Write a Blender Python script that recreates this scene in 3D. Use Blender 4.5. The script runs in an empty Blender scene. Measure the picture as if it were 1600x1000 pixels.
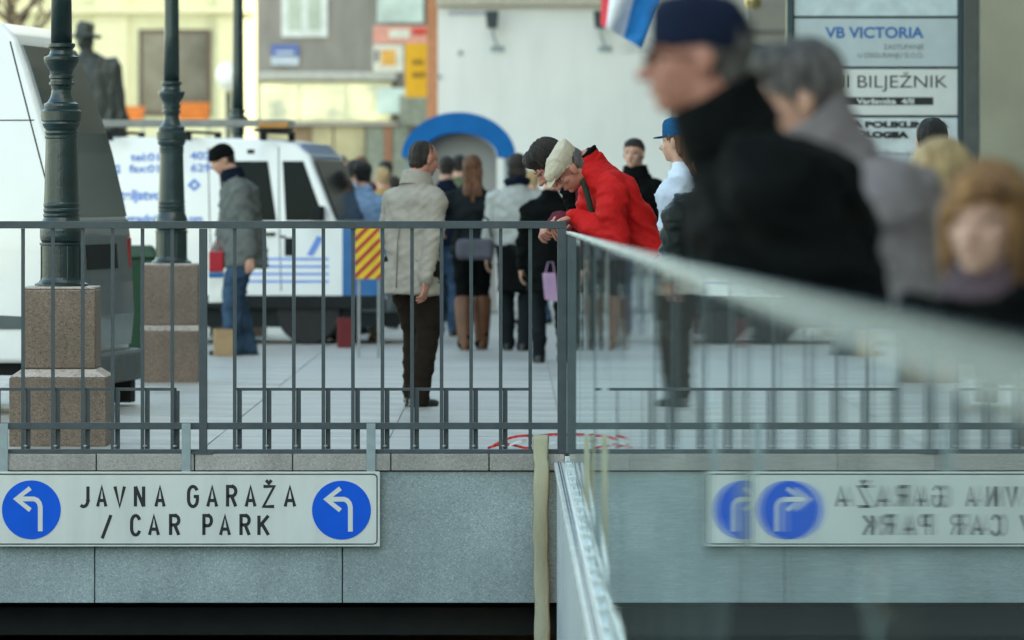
import bpy, bmesh, math, random
import numpy as np
from mathutils import Vector, Matrix, Quaternion
random.seed(7); rng = np.random.RandomState(7)
sc = bpy.context.scene
COL = sc.collection
R = math.radians
F = 8889.0; HC = 1.4; HY = 305.0          # focal length in photo pixels, eye height, horizon row

# ------------------------------------------------------------------ camera, sky, sun, exposure
cam = bpy.data.cameras.new('camera'); co = bpy.data.objects.new('camera', cam); COL.objects.link(co)
cam.lens = 200; cam.sensor_width = 36; cam.sensor_fit = 'HORIZONTAL'
co.location = (0, 0, HC); co.rotation_euler = (R(90), 0, 0)
cam.shift_y = -(500 - HY) / 1600
cam.clip_start = 0.5; cam.clip_end = 5000
cam.dof.use_dof = True; cam.dof.focus_distance = 30.9; cam.dof.aperture_fstop = 3.6
sc.camera = co
SUN_EL, SUN_AZ = 40.0, 142.0               # azimuth clockwise from +Y (behind the camera, to the right)
w = bpy.data.worlds.new('World'); sc.world = w; w.use_nodes = True
nt = w.node_tree; nt.nodes.clear()
sky = nt.nodes.new('ShaderNodeTexSky'); sky.sky_type = 'NISHITA'; sky.sun_disc = False
sky.sun_elevation = R(SUN_EL); sky.sun_rotation = R(SUN_AZ); sky.dust_density = 1.2; sky.air_density = 1.0; sky.ozone_density = 0.0
bg = nt.nodes.new('ShaderNodeBackground'); bg.inputs[1].default_value = 0.15
wo = nt.nodes.new('ShaderNodeOutputWorld')
nt.links.new(sky.outputs[0], bg.inputs[0]); nt.links.new(bg.outputs[0], wo.inputs[0])
sl = bpy.data.lights.new('sun', 'SUN'); so = bpy.data.objects.new('sun', sl); COL.objects.link(so)
sl.energy = 2.0; sl.angle = R(0.5); sl.color = (1, .93, .78)
sd = Vector((math.sin(R(SUN_AZ)) * math.cos(R(SUN_EL)), math.cos(R(SUN_AZ)) * math.cos(R(SUN_EL)), math.sin(R(SUN_EL))))
so.rotation_euler = sd.to_track_quat('Z', 'Y').to_euler()
sc.view_settings.view_transform = 'Standard'; sc.view_settings.look = 'None'
sc.view_settings.gamma = 1; sc.view_settings.use_curve_mapping = False
sc.view_settings.exposure = 2.22
sc.view_settings.use_white_balance = True; sc.view_settings.white_balance_temperature = 8200; sc.view_settings.white_balance_tint = -4
sc.cycles.max_bounces = 10; sc.cycles.transparent_max_bounces = 24; sc.cycles.glossy_bounces = 6
sc.cycles.diffuse_bounces = 4
sc.cycles.sample_clamp_indirect = 6

# ------------------------------------------------------------------ materials
MATS = {}
def mat(name, col, rough=.6, metal=0., var=.12, scale=8., bump=0., bscale=60., spec=.4, col2=None, detail=5, stretch=None, coat=0., alpha_noise=None):
    if name in MATS: return MATS[name]
    m = bpy.data.materials.new(name); m.use_nodes = True
    t = m.node_tree; n = t.nodes; l = t.links
    b = n['Principled BSDF']
    b.inputs['Roughness'].default_value = rough; b.inputs['Metallic'].default_value = metal
    b.inputs['Specular IOR Level'].default_value = spec
    b.inputs['Coat Weight'].default_value = coat
    tc = n.new('ShaderNodeTexCoord'); mp = n.new('ShaderNodeMapping')
    l.new(tc.outputs['Object'], mp.inputs[0])
    if stretch: mp.inputs['Scale'].default_value = stretch
    nz = n.new('ShaderNodeTexNoise'); nz.inputs['Scale'].default_value = scale; nz.inputs['Detail'].default_value = detail
    l.new(mp.outputs[0], nz.inputs['Vector'])
    rp = n.new('ShaderNodeValToRGB')
    c = np.array(col[:3], float)
    c2 = np.array(col2[:3], float) if col2 is not None else c * (1 + var)
    c1 = c if col2 is not None else c * (1 - var)
    rp.color_ramp.elements[0].position = .32; rp.color_ramp.elements[1].position = .68
    rp.color_ramp.elements[0].color = (*c1, 1); rp.color_ramp.elements[1].color = (*c2, 1)
    l.new(nz.outputs['Fac'], rp.inputs[0]); l.new(rp.outputs[0], b.inputs['Base Color'])
    if bump:
        n2 = n.new('ShaderNodeTexNoise'); n2.inputs['Scale'].default_value = bscale; n2.inputs['Detail'].default_value = 4
        l.new(mp.outputs[0], n2.inputs['Vector'])
        bp = n.new('ShaderNodeBump'); bp.inputs['Strength'].default_value = bump; bp.inputs['Distance'].default_value = .02
        l.new(n2.outputs['Fac'], bp.inputs['Height']); l.new(bp.outputs[0], b.inputs['Normal'])
    MATS[name] = m
    return m

def speckle(name, base, dark, light, scale, rough=.45, bump=.1):
    m = bpy.data.materials.new(name); m.use_nodes = True; t = m.node_tree; n = t.nodes; l = t.links
    b = n['Principled BSDF']; b.inputs['Roughness'].default_value = rough
    tc = n.new('ShaderNodeTexCoord')
    v = n.new('ShaderNodeTexVoronoi'); v.inputs['Scale'].default_value = scale
    l.new(tc.outputs['Object'], v.inputs['Vector'])
    sep = n.new('ShaderNodeSeparateColor'); l.new(v.outputs['Color'], sep.inputs[0])
    rp = n.new('ShaderNodeValToRGB'); e = rp.color_ramp.elements
    e[0].position = 0; e[0].color = (*dark, 1); e[1].position = 1; e[1].color = (*light, 1)
    a = e.new(.3); a.color = (*base, 1); a = e.new(.75); a.color = (*base, 1)
    l.new(sep.outputs[0], rp.inputs[0])
    nz = n.new('ShaderNodeTexNoise'); nz.inputs['Scale'].default_value = 2.2; nz.inputs['Detail'].default_value = 6
    l.new(tc.outputs['Object'], nz.inputs['Vector'])
    mr = n.new('ShaderNodeMapRange'); mr.inputs[1].default_value = .3; mr.inputs[2].default_value = .7; mr.inputs[3].default_value = .82; mr.inputs[4].default_value = 1.14
    l.new(nz.outputs['Fac'], mr.inputs[0])
    mx = n.new('ShaderNodeMix'); mx.data_type = 'RGBA'; mx.blend_type = 'MULTIPLY'; mx.inputs[0].default_value = 1
    l.new(rp.outputs[0], mx.inputs[6]); l.new(mr.outputs[0], mx.inputs[7]); l.new(mx.outputs[2], b.inputs['Base Color'])
    bp = n.new('ShaderNodeBump'); bp.inputs['Strength'].default_value = bump; bp.inputs['Distance'].default_value = .004
    l.new(sep.outputs[1], bp.inputs['Height']); l.new(bp.outputs[0], b.inputs['Normal'])
    MATS[name] = m
    return m

granite_blue = speckle('grey granite cladding', (.265, .325, .335), (.19, .235, .25), (.375, .44, .45), 150, .5)
granite_cap = speckle('pale kerb granite', (.33, .315, .295), (.25, .235, .22), (.42, .40, .38), 140, .6)
granite_pink = speckle('brown granite', (.20, .145, .11), (.10, .07, .052), (.29, .215, .165), 140, .5)
granite_edge = speckle('pale sawn granite edge', (.5, .43, .38), (.3, .25, .22), (.62, .56, .5), 70, .6)
paving = mat('light paving stone', (.395, .385, .35), .5, var=.17, scale=1.1, bump=.15, bscale=90)
paving2 = mat('worn paving stone', (.35, .34, .31), .45, var=.2, scale=1.0, bump=.15, bscale=90)
joint = mat('paving joint', (.34, .33, .31), .9)
rail_m = mat('blue grey railing paint', (.045, .062, .072), .42, var=.15, scale=14, bump=.06, bscale=50, spec=.5)
iron_m = mat('dark green cast iron', (.009, .026, .027), .33, var=.3, scale=9, bump=.12, bscale=40, spec=.6)
steel = mat('zinc steel bracket', (.27, .33, .35), .45, metal=.35, var=.1, scale=12)
def streaks(m, dark_=.62, sx=9., amount=.55):
    t = m.node_tree; n = t.nodes; l = t.links; b = n['Principled BSDF']; src = b.inputs['Base Color'].links[0].from_socket
    tc = n.new('ShaderNodeTexCoord'); mp = n.new('ShaderNodeMapping'); mp.inputs['Scale'].default_value = (sx, 1, .55); l.new(tc.outputs['Object'], mp.inputs[0])
    z_ = n.new('ShaderNodeTexNoise'); z_.inputs['Scale'].default_value = 1.6; z_.inputs['Detail'].default_value = 7; l.new(mp.outputs[0], z_.inputs['Vector'])
    q = n.new('ShaderNodeMapRange'); q.inputs[1].default_value = .42; q.inputs[2].default_value = .72; q.inputs[3].default_value = 1; q.inputs[4].default_value = dark_; l.new(z_.outputs['Fac'], q.inputs[0])
    x_ = n.new('ShaderNodeMix'); x_.data_type = 'RGBA'; x_.blend_type = 'MULTIPLY'; x_.inputs[0].default_value = amount; l.new(src, x_.inputs[6]); l.new(q.outputs[0], x_.inputs[7]); l.new(x_.outputs[2], b.inputs['Base Color'])
streaks(granite_blue, .75, 7., .4); streaks(granite_cap, .6, 3.)
streaks(granite_pink, .6, 4.)
alu = mat('pale satin aluminium', (.62, .66, .68), .32, metal=.55, var=.06, scale=10)
sign_w = mat('white sign face', (.60, .63, .60), .5, var=.03, scale=3)
sign_b = mat('sign blue', (.0, .098, .62), .7, var=.04, spec=.08)
streaks(sign_w, .78, 5., .5)
ink = mat('black print', (.012, .014, .016), .5)
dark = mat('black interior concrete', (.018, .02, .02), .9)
van_w = mat('white van paint', (.72, .74, .74), .25, var=.03, scale=2, coat=.5)
van_g = mat('van door grey reflections', (.13, .165, .175), .3, var=.08, scale=4, coat=.4)
van_glass = mat('tinted van glass', (.006, .010, .010), .2, spec=.07, var=.1)
black_pl = mat('black plastic', (.010, .013, .014), .6, var=.2, spec=.15)
grey_pl = mat('grey bumper plastic', (.07, .09, .095), .5, var=.15)
rubber = mat('rubber', (.015, .015, .016), .8)
blue_p = mat('blue paint', (.006, .11, .30), .35, var=.1, coat=.3)
print_b = mat('blue vehicle lettering', (.13, .26, .66), .5)
red_p = mat('red lamp plastic', (.35, .01, .02), .3)
hose_m = mat('beige canvas hose', (.43, .40, .28), .8, var=.16, scale=7, bump=.4, bscale=160, stretch=(1, 1, .25))
tape_r = mat('red tape', (.6, .04, .03), .5); tape_w = mat('white tape', (.7, .7, .66), .5)

def glass_mat():
    m = bpy.data.materials.new('balustrade glass'); m.use_nodes = True; t = m.node_tree; n = t.nodes; l = t.links
    n.clear(); out = n.new('ShaderNodeOutputMaterial')
    tr = n.new('ShaderNodeBsdfTransparent'); tr.inputs[0].default_value = (.80, .90, .88, 1)
    gl = n.new('ShaderNodeBsdfGlossy'); gl.inputs[0].default_value = (.90, .97, .96, 1); gl.inputs['Roughness'].default_value = .0
    fr = n.new('ShaderNodeFresnel'); fr.inputs[0].default_value = 1.52
    geo = n.new('ShaderNodeNewGeometry'); inv = n.new('ShaderNodeMath'); inv.operation = 'SUBTRACT'; inv.inputs[0].default_value = 1
    l.new(geo.outputs['Backfacing'], inv.inputs[1])
    # two faces of the pane: total reflectance 2R/(1+R)
    a = n.new('ShaderNodeMath'); a.operation = 'MULTIPLY'; a.inputs[1].default_value = 2; l.new(fr.outputs[0], a.inputs[0])
    b = n.new('ShaderNodeMath'); b.operation = 'ADD'; b.inputs[1].default_value = 1; l.new(fr.outputs[0], b.inputs[0])
    d = n.new('ShaderNodeMath'); d.operation = 'DIVIDE'; l.new(a.outputs[0], d.inputs[0]); l.new(b.outputs[0], d.inputs[1])
    mu = n.new('ShaderNodeMath'); mu.operation = 'MULTIPLY'; l.new(d.outputs[0], mu.inputs[0]); l.new(inv.outputs[0], mu.inputs[1])
    tc = n.new('ShaderNodeTexCoord'); mp = n.new('ShaderNodeMapping'); mp.inputs['Scale'].default_value = (1, 1, .04)
    nz = n.new('ShaderNodeTexNoise'); nz.inputs['Scale'].default_value = 3.2; nz.inputs['Detail'].default_value = 1
    bp = n.new('ShaderNodeBump'); bp.inputs['Strength'].default_value = 1; bp.inputs['Distance'].default_value = .00035
    l.new(tc.outputs['Object'], mp.inputs[0]); l.new(mp.outputs[0], nz.inputs['Vector']); l.new(nz.outputs['Fac'], bp.inputs['Height'])
    l.new(bp.outputs[0], gl.inputs['Normal'])
    mix = n.new('ShaderNodeMixShader'); l.new(mu.outputs[0], mix.inputs[0]); l.new(tr.outputs[0], mix.inputs[1]); l.new(gl.outputs[0], mix.inputs[2])
    # thin film of dust on the pane
    df = n.new('ShaderNodeBsdfDiffuse'); df.inputs[0].default_value = (.5, .55, .54, 1)
    m2 = n.new('ShaderNodeMixShader'); m2.inputs[0].default_value = .045; l.new(mix.outputs[0], m2.inputs[1]); l.new(df.outputs[0], m2.inputs[2])
    l.new(m2.outputs[0], out.inputs[0])
    return m
glass_m = glass_mat()

# ------------------------------------------------------------------ helpers
def W(px, py, Y):                          # a point of the place at distance Y
    return Vector(((px - 800) * Y / F, Y, HC + (HY - py) * Y / F))
def tag(o, label=None, cat=None, group=None, kind=None):
    if label: o['label'] = label
    if cat: o['category'] = cat
    if group: o['group'] = group
    if kind: o['kind'] = kind
    return o
def empty(name, loc, rz=0, label=None, cat=None, group=None):
    o = bpy.data.objects.new(name, None); COL.objects.link(o); o.location = loc; o.rotation_euler = (0, 0, rz)
    o.empty_display_size = .2
    return tag(o, label, cat, group)
class MB:
    def __init__(s, origin=(0, 0, 0)): s.v = []; s.f = []; s.o = Vector(origin)
    def add(s, vs, fs):
        k = len(s.v); s.v += [Vector(p) - s.o for p in vs]; s.f += [[i + k for i in f] for f in fs]; return s
    def box(s, x0, x1, y0, y1, z0, z1):
        return s.add([(x0,y0,z0),(x1,y0,z0),(x1,y1,z0),(x0,y1,z0),(x0,y0,z1),(x1,y0,z1),(x1,y1,z1),(x0,y1,z1)],
                     [(0,3,2,1),(4,5,6,7),(0,1,5,4),(1,2,6,5),(2,3,7,6),(3,0,4,7)])
    def tube(s, pts, rad, n=10, flat=None):
        pts = [Vector(p) for p in pts]; rr = rad if hasattr(rad, '__len__') else [rad] * len(pts)
        vs = []; fs = []; prev = None
        for i, p in enumerate(pts):
            d = (pts[min(i + 1, len(pts) - 1)] - pts[max(i - 1, 0)]).normalized()
            if prev is None:
                a = Vector((1, 0, 0)) if abs(d.x) < .8 else Vector((0, 1, 0)); u = d.cross(a).normalized()
            else:
                u = (prev - d * prev.dot(d)).normalized()
            prev = u; v = d.cross(u)
            for k in range(n):
                t = 2 * math.pi * k / n
                vs.append(p + u * (math.cos(t) * rr[i]) + v * (math.sin(t) * rr[i] * (flat or 1)))
        for i in range(len(pts) - 1):
            for k in range(n):
                fs.append((i*n+k, i*n+(k+1)%n, (i+1)*n+(k+1)%n, (i+1)*n+k))
        fs.append(tuple(range(n))[::-1]); fs.append(tuple((len(pts)-1)*n+k for k in range(n)))
        return s.add(vs, fs)
    def lathe(s, prof, c=(0, 0, 0), n=32):
        c = Vector(c); vs = []; fs = []
        for r, z in prof:
            for k in range(n):
                t = 2*math.pi*k/n; vs.append(c + Vector((r*math.cos(t), r*math.sin(t), z)))
        for i in range(len(prof)-1):
            for k in range(n): fs.append((i*n+k, i*n+(k+1)%n, (i+1)*n+(k+1)%n, (i+1)*n+k))
        fs.append(tuple(range(n))[::-1]); fs.append(tuple((len(prof)-1)*n+k for k in range(n)))
        return s.add(vs, fs)
    def prism(s, poly, y0, y1):            # polygon in x-z, extruded along y
        n = len(poly); vs = [(x, y0, z) for x, z in poly] + [(x, y1, z) for x, z in poly]
        a = sum(poly[i][0]*poly[(i+1)%n][1]-poly[(i+1)%n][0]*poly[i][1] for i in range(n))
        fs = [tuple(range(n)), tuple(range(2*n-1, n-1, -1))] + [(i, n+i, n+(i+1)%n, (i+1)%n) for i in range(n)]
        if a < 0: fs = [f[::-1] for f in fs]
        return s.add(vs, fs)
    def mesh(s, name, m, smooth=False):
        me = bpy.data.meshes.new(name); me.from_pydata([tuple(v) for v in s.v], [], s.f); me.update()
        me.materials.append(m)
        if smooth: me.polygons.foreach_set('use_smooth', [True]*len(me.polygons))
        return me
    def obj(s, name, m, parent=None, bevel=0, smooth=False, seg=2):
        o = bpy.data.objects.new(name, s.mesh(name, m, smooth)); COL.objects.link(o)
        if parent: o.parent = parent
        else: o.location = s.o
        if bevel:
            b = o.modifiers.new('bevel', 'BEVEL'); b.width = bevel; b.segments = seg; b.limit_method = 'ANGLE'; b.angle_limit = R(35)
        if smooth == 'auto' or bevel:
            pass
        return o
def box(name, m, x0, x1, y0, y1, z0, z1, parent=None, origin=None, bevel=0):
    if parent and origin is None: origin = parent.location if parent.parent is None else parent.parent.location
    mb = MB(origin or ((x0+x1)/2, (y0+y1)/2, z0)); mb.box(x0, x1, y0, y1, z0, z1)
    return mb.obj(name, m, parent, bevel)
def share(o, parent=None, loc=None):
    c = o.copy(); COL.objects.link(c); c.parent = parent
    if loc is not None: c.location = loc
    return c
def text_obj(txt, m, parent, loc, size, rot=(R(90), 0, 0), width=None, name='lettering', depth=.002, bold=0, align='LEFT', spacing=1):
    cu = bpy.data.curves.new('t', 'FONT'); cu.body = txt; cu.size = size; cu.extrude = depth; cu.offset = bold; cu.align_x = align; cu.space_character = spacing
    to = bpy.data.objects.new('t', cu); COL.objects.link(to)
    bpy.context.view_layer.update()
    me = bpy.data.meshes.new_from_object(to.evaluated_get(bpy.context.evaluated_depsgraph_get()))
    bpy.data.objects.remove(to)
    me.materials.clear(); me.materials.append(m)
    xs = [v.co.x for v in me.vertices]
    if width and xs:
        k = width / (max(xs) - min(xs)); x0 = min(xs)
        for v in me.vertices: v.co.x = (v.co.x - x0) * k
    o = bpy.data.objects.new(name, me); COL.objects.link(o); o.parent = parent; o.location = loc; o.rotation_euler = rot
    return o

# ------------------------------------------------------------------ ground, trench, garage
D = 30.7
def GX(Y): return .303 + (D - Y) * .0001   # line of the glass balustrade
def DZ(Y): return (D - Y) * .00326          # its slight fall away from the camera
YN = 2.0
mb = MB()
z = -.006
mb.add([(GX(-60)+.05, -60, z), (400, -60, z), (400, D+.02, z), (GX(D)+.05, D+.02, z)], [(0, 1, 2, 3)])
mb.add([(-400, D+.22, z), (400, D+.22, z), (400, 1500, z), (-400, 1500, z)], [(0, 1, 2, 3)])
mb.add([(GX(D)+.05, D+.02, z), (400, D+.02, z), (400, D+.22, z), (GX(D)+.05, D+.22, z)], [(0, 1, 2, 3)])
mb.add([(-400, -60, z), (-7, -60, z), (-7, D+.22, z), (-400, D+.22, z)], [(0, 1, 2, 3)])
mb.add([(-7, -60, z), (GX(-60)+.05, -60, z), (GX(YN)+.05, YN, z), (-7, YN, z)], [(0, 1, 2, 3)])
ground = mb.obj('ground', paving); tag(ground, kind='structure')
# pavers that can be told apart near the railing
for m_ in (paving, paving2): streaks(m_, .72, 1., .7)
slabs = [MB().box(0, .992, 0, .992, -.05, 0).mesh('paving_slab', m) for m in (paving, paving2)]
y0 = D + .25; n = 0
jb = MB().box(-6.2, 6.2, D+.23, D+.25+26*1.0, -.004, -.003); jo = jb.obj('paving_bed', joint, ground)
for j in range(26):
    for i in range(11):
        o = bpy.data.objects.new('paving_slab', slabs[0 if random.random() < .6 else 1]); COL.objects.link(o); o.parent = ground
        o.location = (-5.7 + i, y0 + j, random.uniform(.001, .004)); n += 1
# ramp trench and the dark garage under the plaza
tr = MB()
tr.box(-7, .8, YN, 75, -3.6, -3.4)
tr.obj('ramp_floor', mat('ramp concrete', (.06, .062, .06), .85)); tag(bpy.data.objects['ramp_floor'], kind='structure')
tr = MB(); tr.box(-7.3, -7, YN, 75, -3.4, -.03); tag(tr.obj('ramp_side', granite_blue), kind='structure')
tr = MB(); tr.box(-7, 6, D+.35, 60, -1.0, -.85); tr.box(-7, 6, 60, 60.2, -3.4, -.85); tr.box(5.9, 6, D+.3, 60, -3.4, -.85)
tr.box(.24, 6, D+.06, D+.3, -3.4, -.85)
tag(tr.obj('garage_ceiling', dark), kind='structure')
tr = MB(); tr.box(-7, GX(YN), YN-.2, YN, -3.4, -.03); tag(tr.obj('ramp_end', granite_blue), kind='structure')

# ------------------------------------------------------------------ wall under the railing
wall = empty('retaining_wall', (-3, D+.05, -.86), 0, 'grey granite wall with pale coping stones under the metal railing', 'wall')
s = D / F
def PX(px, Y=D): return (px - 800) * Y / F
def PZ(py, Y=D): return HC + (HY - py) * Y / F
zt, zb = PZ(737), PZ(942)
box('wall_core', dark, -7, .8, D+.05, D+.3, zb+.01, -.03, wall)
for a, b in ((-626, -239), (-239, 148), (148, 535), (535, 922)):
    box('granite_panel', granite_blue, PX(a)+.003, PX(b)-.003, D, D+.05, zb, zt, wall, bevel=.003)
box('granite_panel', granite_blue, -7, PX(-626)-.003, D, D+.05, zb, zt, wall)
k = 0
for i in range(-15, 6):
    a, b = 151 + (i-0)*153.3, 151 + (i+1)*153.3
    if b < -1250: continue
    o = box('coping_stone', granite_cap, PX(a)+.003, min(PX(b)-.003, GX(D)-.02), D-.025, D+.24, PZ(735), PZ(709)+random.uniform(-.001, .001), wall, bevel=.004)
    if PX(b) > GX(D): break

# ramp side wall with metal cladding and its coping, under the glass
def CX(Y): return .239 + (D - Y) * .0012
side = empty('ramp_side_wall', (.3, 20, -3.4), 0, 'pale clad side wall of the ramp under the glass balustrade', 'wall')
cl = mat('pale ribbed cladding', (.50, .54, .54), .45, metal=.1, var=.1, scale=5, stretch=(1, 4, .3))
cl2 = mat('dull ribbed cladding', (.36, .41, .41), .5, metal=.1, var=.12, scale=5, stretch=(1, 4, .3))
yy = YN; kk = 0
while yy < D - .4:
    e = yy + .385
    mb = MB(side.location)
    off = .012 if kk % 2 else 0
    mb.add([(CX(yy)+off, yy, -3.4), (CX(e)+off, e, -3.4), (CX(e)+.2, e, -3.4), (CX(yy)+.2, yy, -3.4),
            (CX(yy)+off, yy, -.075+DZ(e)), (CX(e)+off, e, -.075+DZ(e)), (CX(e)+.2, e, -.075+DZ(e)), (CX(yy)+.2, yy, -.075+DZ(e))],
           [(0,3,2,1),(4,5,6,7),(0,1,5,4),(1,2,6,5),(2,3,7,6),(3,0,4,7)][::1])
    if yy > 14 or kk % 4 == 0: pass
    mb.obj('cladding_panel', (cl, cl2)[kk % 2], side)
    yy += .4; kk += 1
def strip(name, m, f0, f1, z0, z1, ya, yb, parent, bevel=0):
    mb = MB(parent.location)
    mb.add([(f0(ya), ya, z0+DZ(ya)), (f1(ya), ya, z0+DZ(ya)), (f1(yb), yb, z0+DZ(yb)), (f0(yb), yb, z0+DZ(yb)), (f0(ya), ya, z1+DZ(ya)), (f1(ya), ya, z1+DZ(ya)), (f1(yb), yb, z1+DZ(yb)), (f0(yb), yb, z1+DZ(yb))],
           [(0,3,2,1),(4,5,6,7),(0,1,5,4),(1,2,6,5),(2,3,7,6),(3,0,4,7)])
    return mb.obj(name, m, parent, bevel)
cop = mat('bright polished coping', (.82, .84, .82), .25, var=.08, scale=6, coat=.3)
yy = YN
while yy < D - .1:
    e = min(yy + 1.6, D - .03)
    strip('coping_slab', cop, lambda Y: CX(Y)-.012, lambda Y: GX(Y)+.06, -.075, -.04, yy+.006, e-.006, side, .003)
    yy += 1.6
for off, wd in ((.018, .008), (.05, .006)):
    strip('drain_slot', black_pl, lambda Y: CX(Y)+off*.4, lambda Y: CX(Y)+off*.4+wd*.7, -.05, -.0385, YN, D-.05, side)

# ------------------------------------------------------------------ glass balustrade
bal = empty('glass_balustrade', (GX(17), 17, -.04), 0, 'long frameless glass balustrade with pale cap running towards the camera', 'balustrade')
yy = D - .12; k = 0; PL = 1.45
while yy > YN + .1:
    e = max(yy - PL, YN)
    ym = (yy + e) / 2
    mb = MB((0, 0, 0)); mb.box(-.007, .007, -(yy-e)/2+.006, (yy-e)/2-.006, 0, 1.235)
    o = mb.obj('glass_pane', glass_m, bal); o.location = Vector((GX(ym), ym, -.04+DZ(ym))) - bal.location
    jit = [0.0, .05, -.06, .06, -.08, .12, -.10, .14, -.12, .10, -.05, .12, .05, .14, .12, .33, .03, .0, .0, .0][k % 20]
    o.rotation_euler = (-.00326, 0, math.atan(.0001) + R(jit))
    # clamp blocks that hold the pane
    for q in (-.4, .4):
        c = MB(); c.box(-.022, .022, q-.03, q+.03, 0, .05); cc = c.obj('clamp', alu, bal, .003); cc.location = o.location; cc.rotation_euler = o.rotation_euler
    yy -= PL; k += 1
strip('base_channel', alu, lambda Y: GX(Y)-.02, lambda Y: GX(Y)-.009, -.04, -.012, YN, D-.1, bal)
strip('base_channel', alu, lambda Y: GX(Y)+.009, lambda Y: GX(Y)+.02, -.04, -.012, YN, D-.1, bal)
strip('cap_rail', mat('pale green glass edge cap', (.27, .37, .39), .25, metal=.4, var=.05), lambda Y: GX(Y)-.014, lambda Y: GX(Y)+.014, 1.190, 1.208, YN, D-.1, bal, .004)

# ------------------------------------------------------------------ metal railing
rail = empty('metal_railing', (-3, D+.1, 0), 0, 'blue grey metal bar railing along the edge above the car park sign', 'railing')
RY = D + .02
def rb(name, a, b, t, bt, y0=None, y1=None, bevel=.002):
    return box(name, rail_m, PX(a), PX(b), y0 if y0 else RY-.02, y1 if y1 else RY+.02, PZ(bt), PZ(t), rail, bevel=bevel)
x1e = 878; 
rb('top_rail', -1300, 845+40, 345.5, 357, RY-.025, RY+.03)
rb('middle_rail', -1300, 873, 660.5, 671, RY-.012, RY+.012)
rb('bottom_rail', -1300, 873, 702, 708.5, RY-.018, RY+.018)
for base in (317, -244, -805):
    rb('post', base-6, base+6.5, 357.3, 709, RY-.026, RY+.026)
    box('base_plate', rail_m, PX(base-16), PX(base+16), RY-.05, RY+.05, PZ(709.5), PZ(706), rail)
rb('post', 871, 885.5, 357.3, 709, RY-.026, RY+.026)
bars = [366.5 + 46.2*i for i in range(11)] + [317 - 48 - 46.7*i for i in range(11)] + [-244 - 48 - 46.7*i for i in range(11)]
bz0, bz1 = PZ(702), PZ(357.2)
bm_ = MB().box(-.0098, .0098, -.008, .008, bz0, bz1).mesh('bar', rail_m)
lm_ = MB().box(-.013, .013, -.006, .006, PZ(702), PZ(611)).mesh('lower_bar', rail_m)
bo_ = MB().lathe([(.004, 0), (.012, .002), (.012, .010), (.004, .014)], n=8).mesh('bolt', mat('worn bolt', (.3, .33, .33), .4, metal=.6), True)
for b in bars:
    o = bpy.data.objects.new('bar', bm_); COL.objects.link(o); o.parent = rail; o.location = (PX(b)-rail.location.x, RY-.0-rail.location.y, 0)
    if b != bars[10]:
        o = bpy.data.objects.new('lower_bar', lm_); COL.objects.link(o); o.parent = rail; o.location = (PX(b+7)-rail.location.x, RY+.035-rail.location.y, 0)
    o = bpy.data.objects.new('bolt', bo_); COL.objects.link(o); o.parent = rail; o.location = (PX(b+4)-rail.location.x, RY-.005-rail.location.y, PZ(699))
for a, b in ((-230, 275), (367, 831), (-790, -290)):
    rb('lower_frame', a, b, 606.5, 611, RY+.027, RY+.043, 0)
for a in (271.5,): rb('lower_frame', a, a+5, 611, 703, RY+.027, RY+.043, 0)
# end post of the glass and the slim steel flats at the corner
rb('end_post', 894, 901, 366, 724, RY-.06, RY-.03)
o = box('end_flat', alu, PX(887.5), PX(889.5), RY-.03, RY+.01, PZ(560), PZ(372), rail)

# ------------------------------------------------------------------ car park sign
SY = D - .06
sg = empty('car_park_sign', (PX(290, SY), SY, PZ(853, SY)), 0, 'long white sign reading JAVNA GARAŽA / CAR PARK with two blue arrow discs', 'sign')
def spx(px): return PX(px, SY)
def spz(py): return PZ(py, SY)
box('sign_board', sign_w, spx(-12), spx(593.5), SY, SY+.018, spz(854), spz(737), sg, bevel=.002)
def rrect(x0, x1, z0, z1, r, n=6):
    pts = []
    for cx, cz, a0 in ((x1-r, z1-r, 0), (x0+r, z1-r, 90), (x0+r, z0+r, 180), (x1-r, z0+r, 270)):
        for i in range(n+1):
            t = R(a0 + 90*i/n); pts.append((cx + r*math.cos(t), cz + r*math.sin(t)))
    return pts
def frame_line(name, m, outer, inner, y0, y1, parent):
    mb = MB(parent.location); n = len(outer)
    vs = [(x, y0, z) for x, z in outer] + [(x, y0, z) for x, z in inner] + [(x, y1, z) for x, z in outer] + [(x, y1, z) for x, z in inner]
    fs = []
    for i in range(n):
        j = (i+1) % n
        fs += [(i, n+i, n+j, j), (2*n+i, 2*n+j, 3*n+j, 3*n+i), (i, j, 2*n+j, 2*n+i), (n+i, 3*n+i, 3*n+j, n+j)]
    mb.add(vs, fs); return mb.obj(name, m, parent)
u = SY / F
frame_line('border', ink, rrect(spx(-8), spx(590), spz(851), spz(740), 7*u), rrect(spx(-6.2), spx(588.2), spz(849.2), spz(741.8), 5.4*u), SY-.0015, SY+.001, sg)
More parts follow.
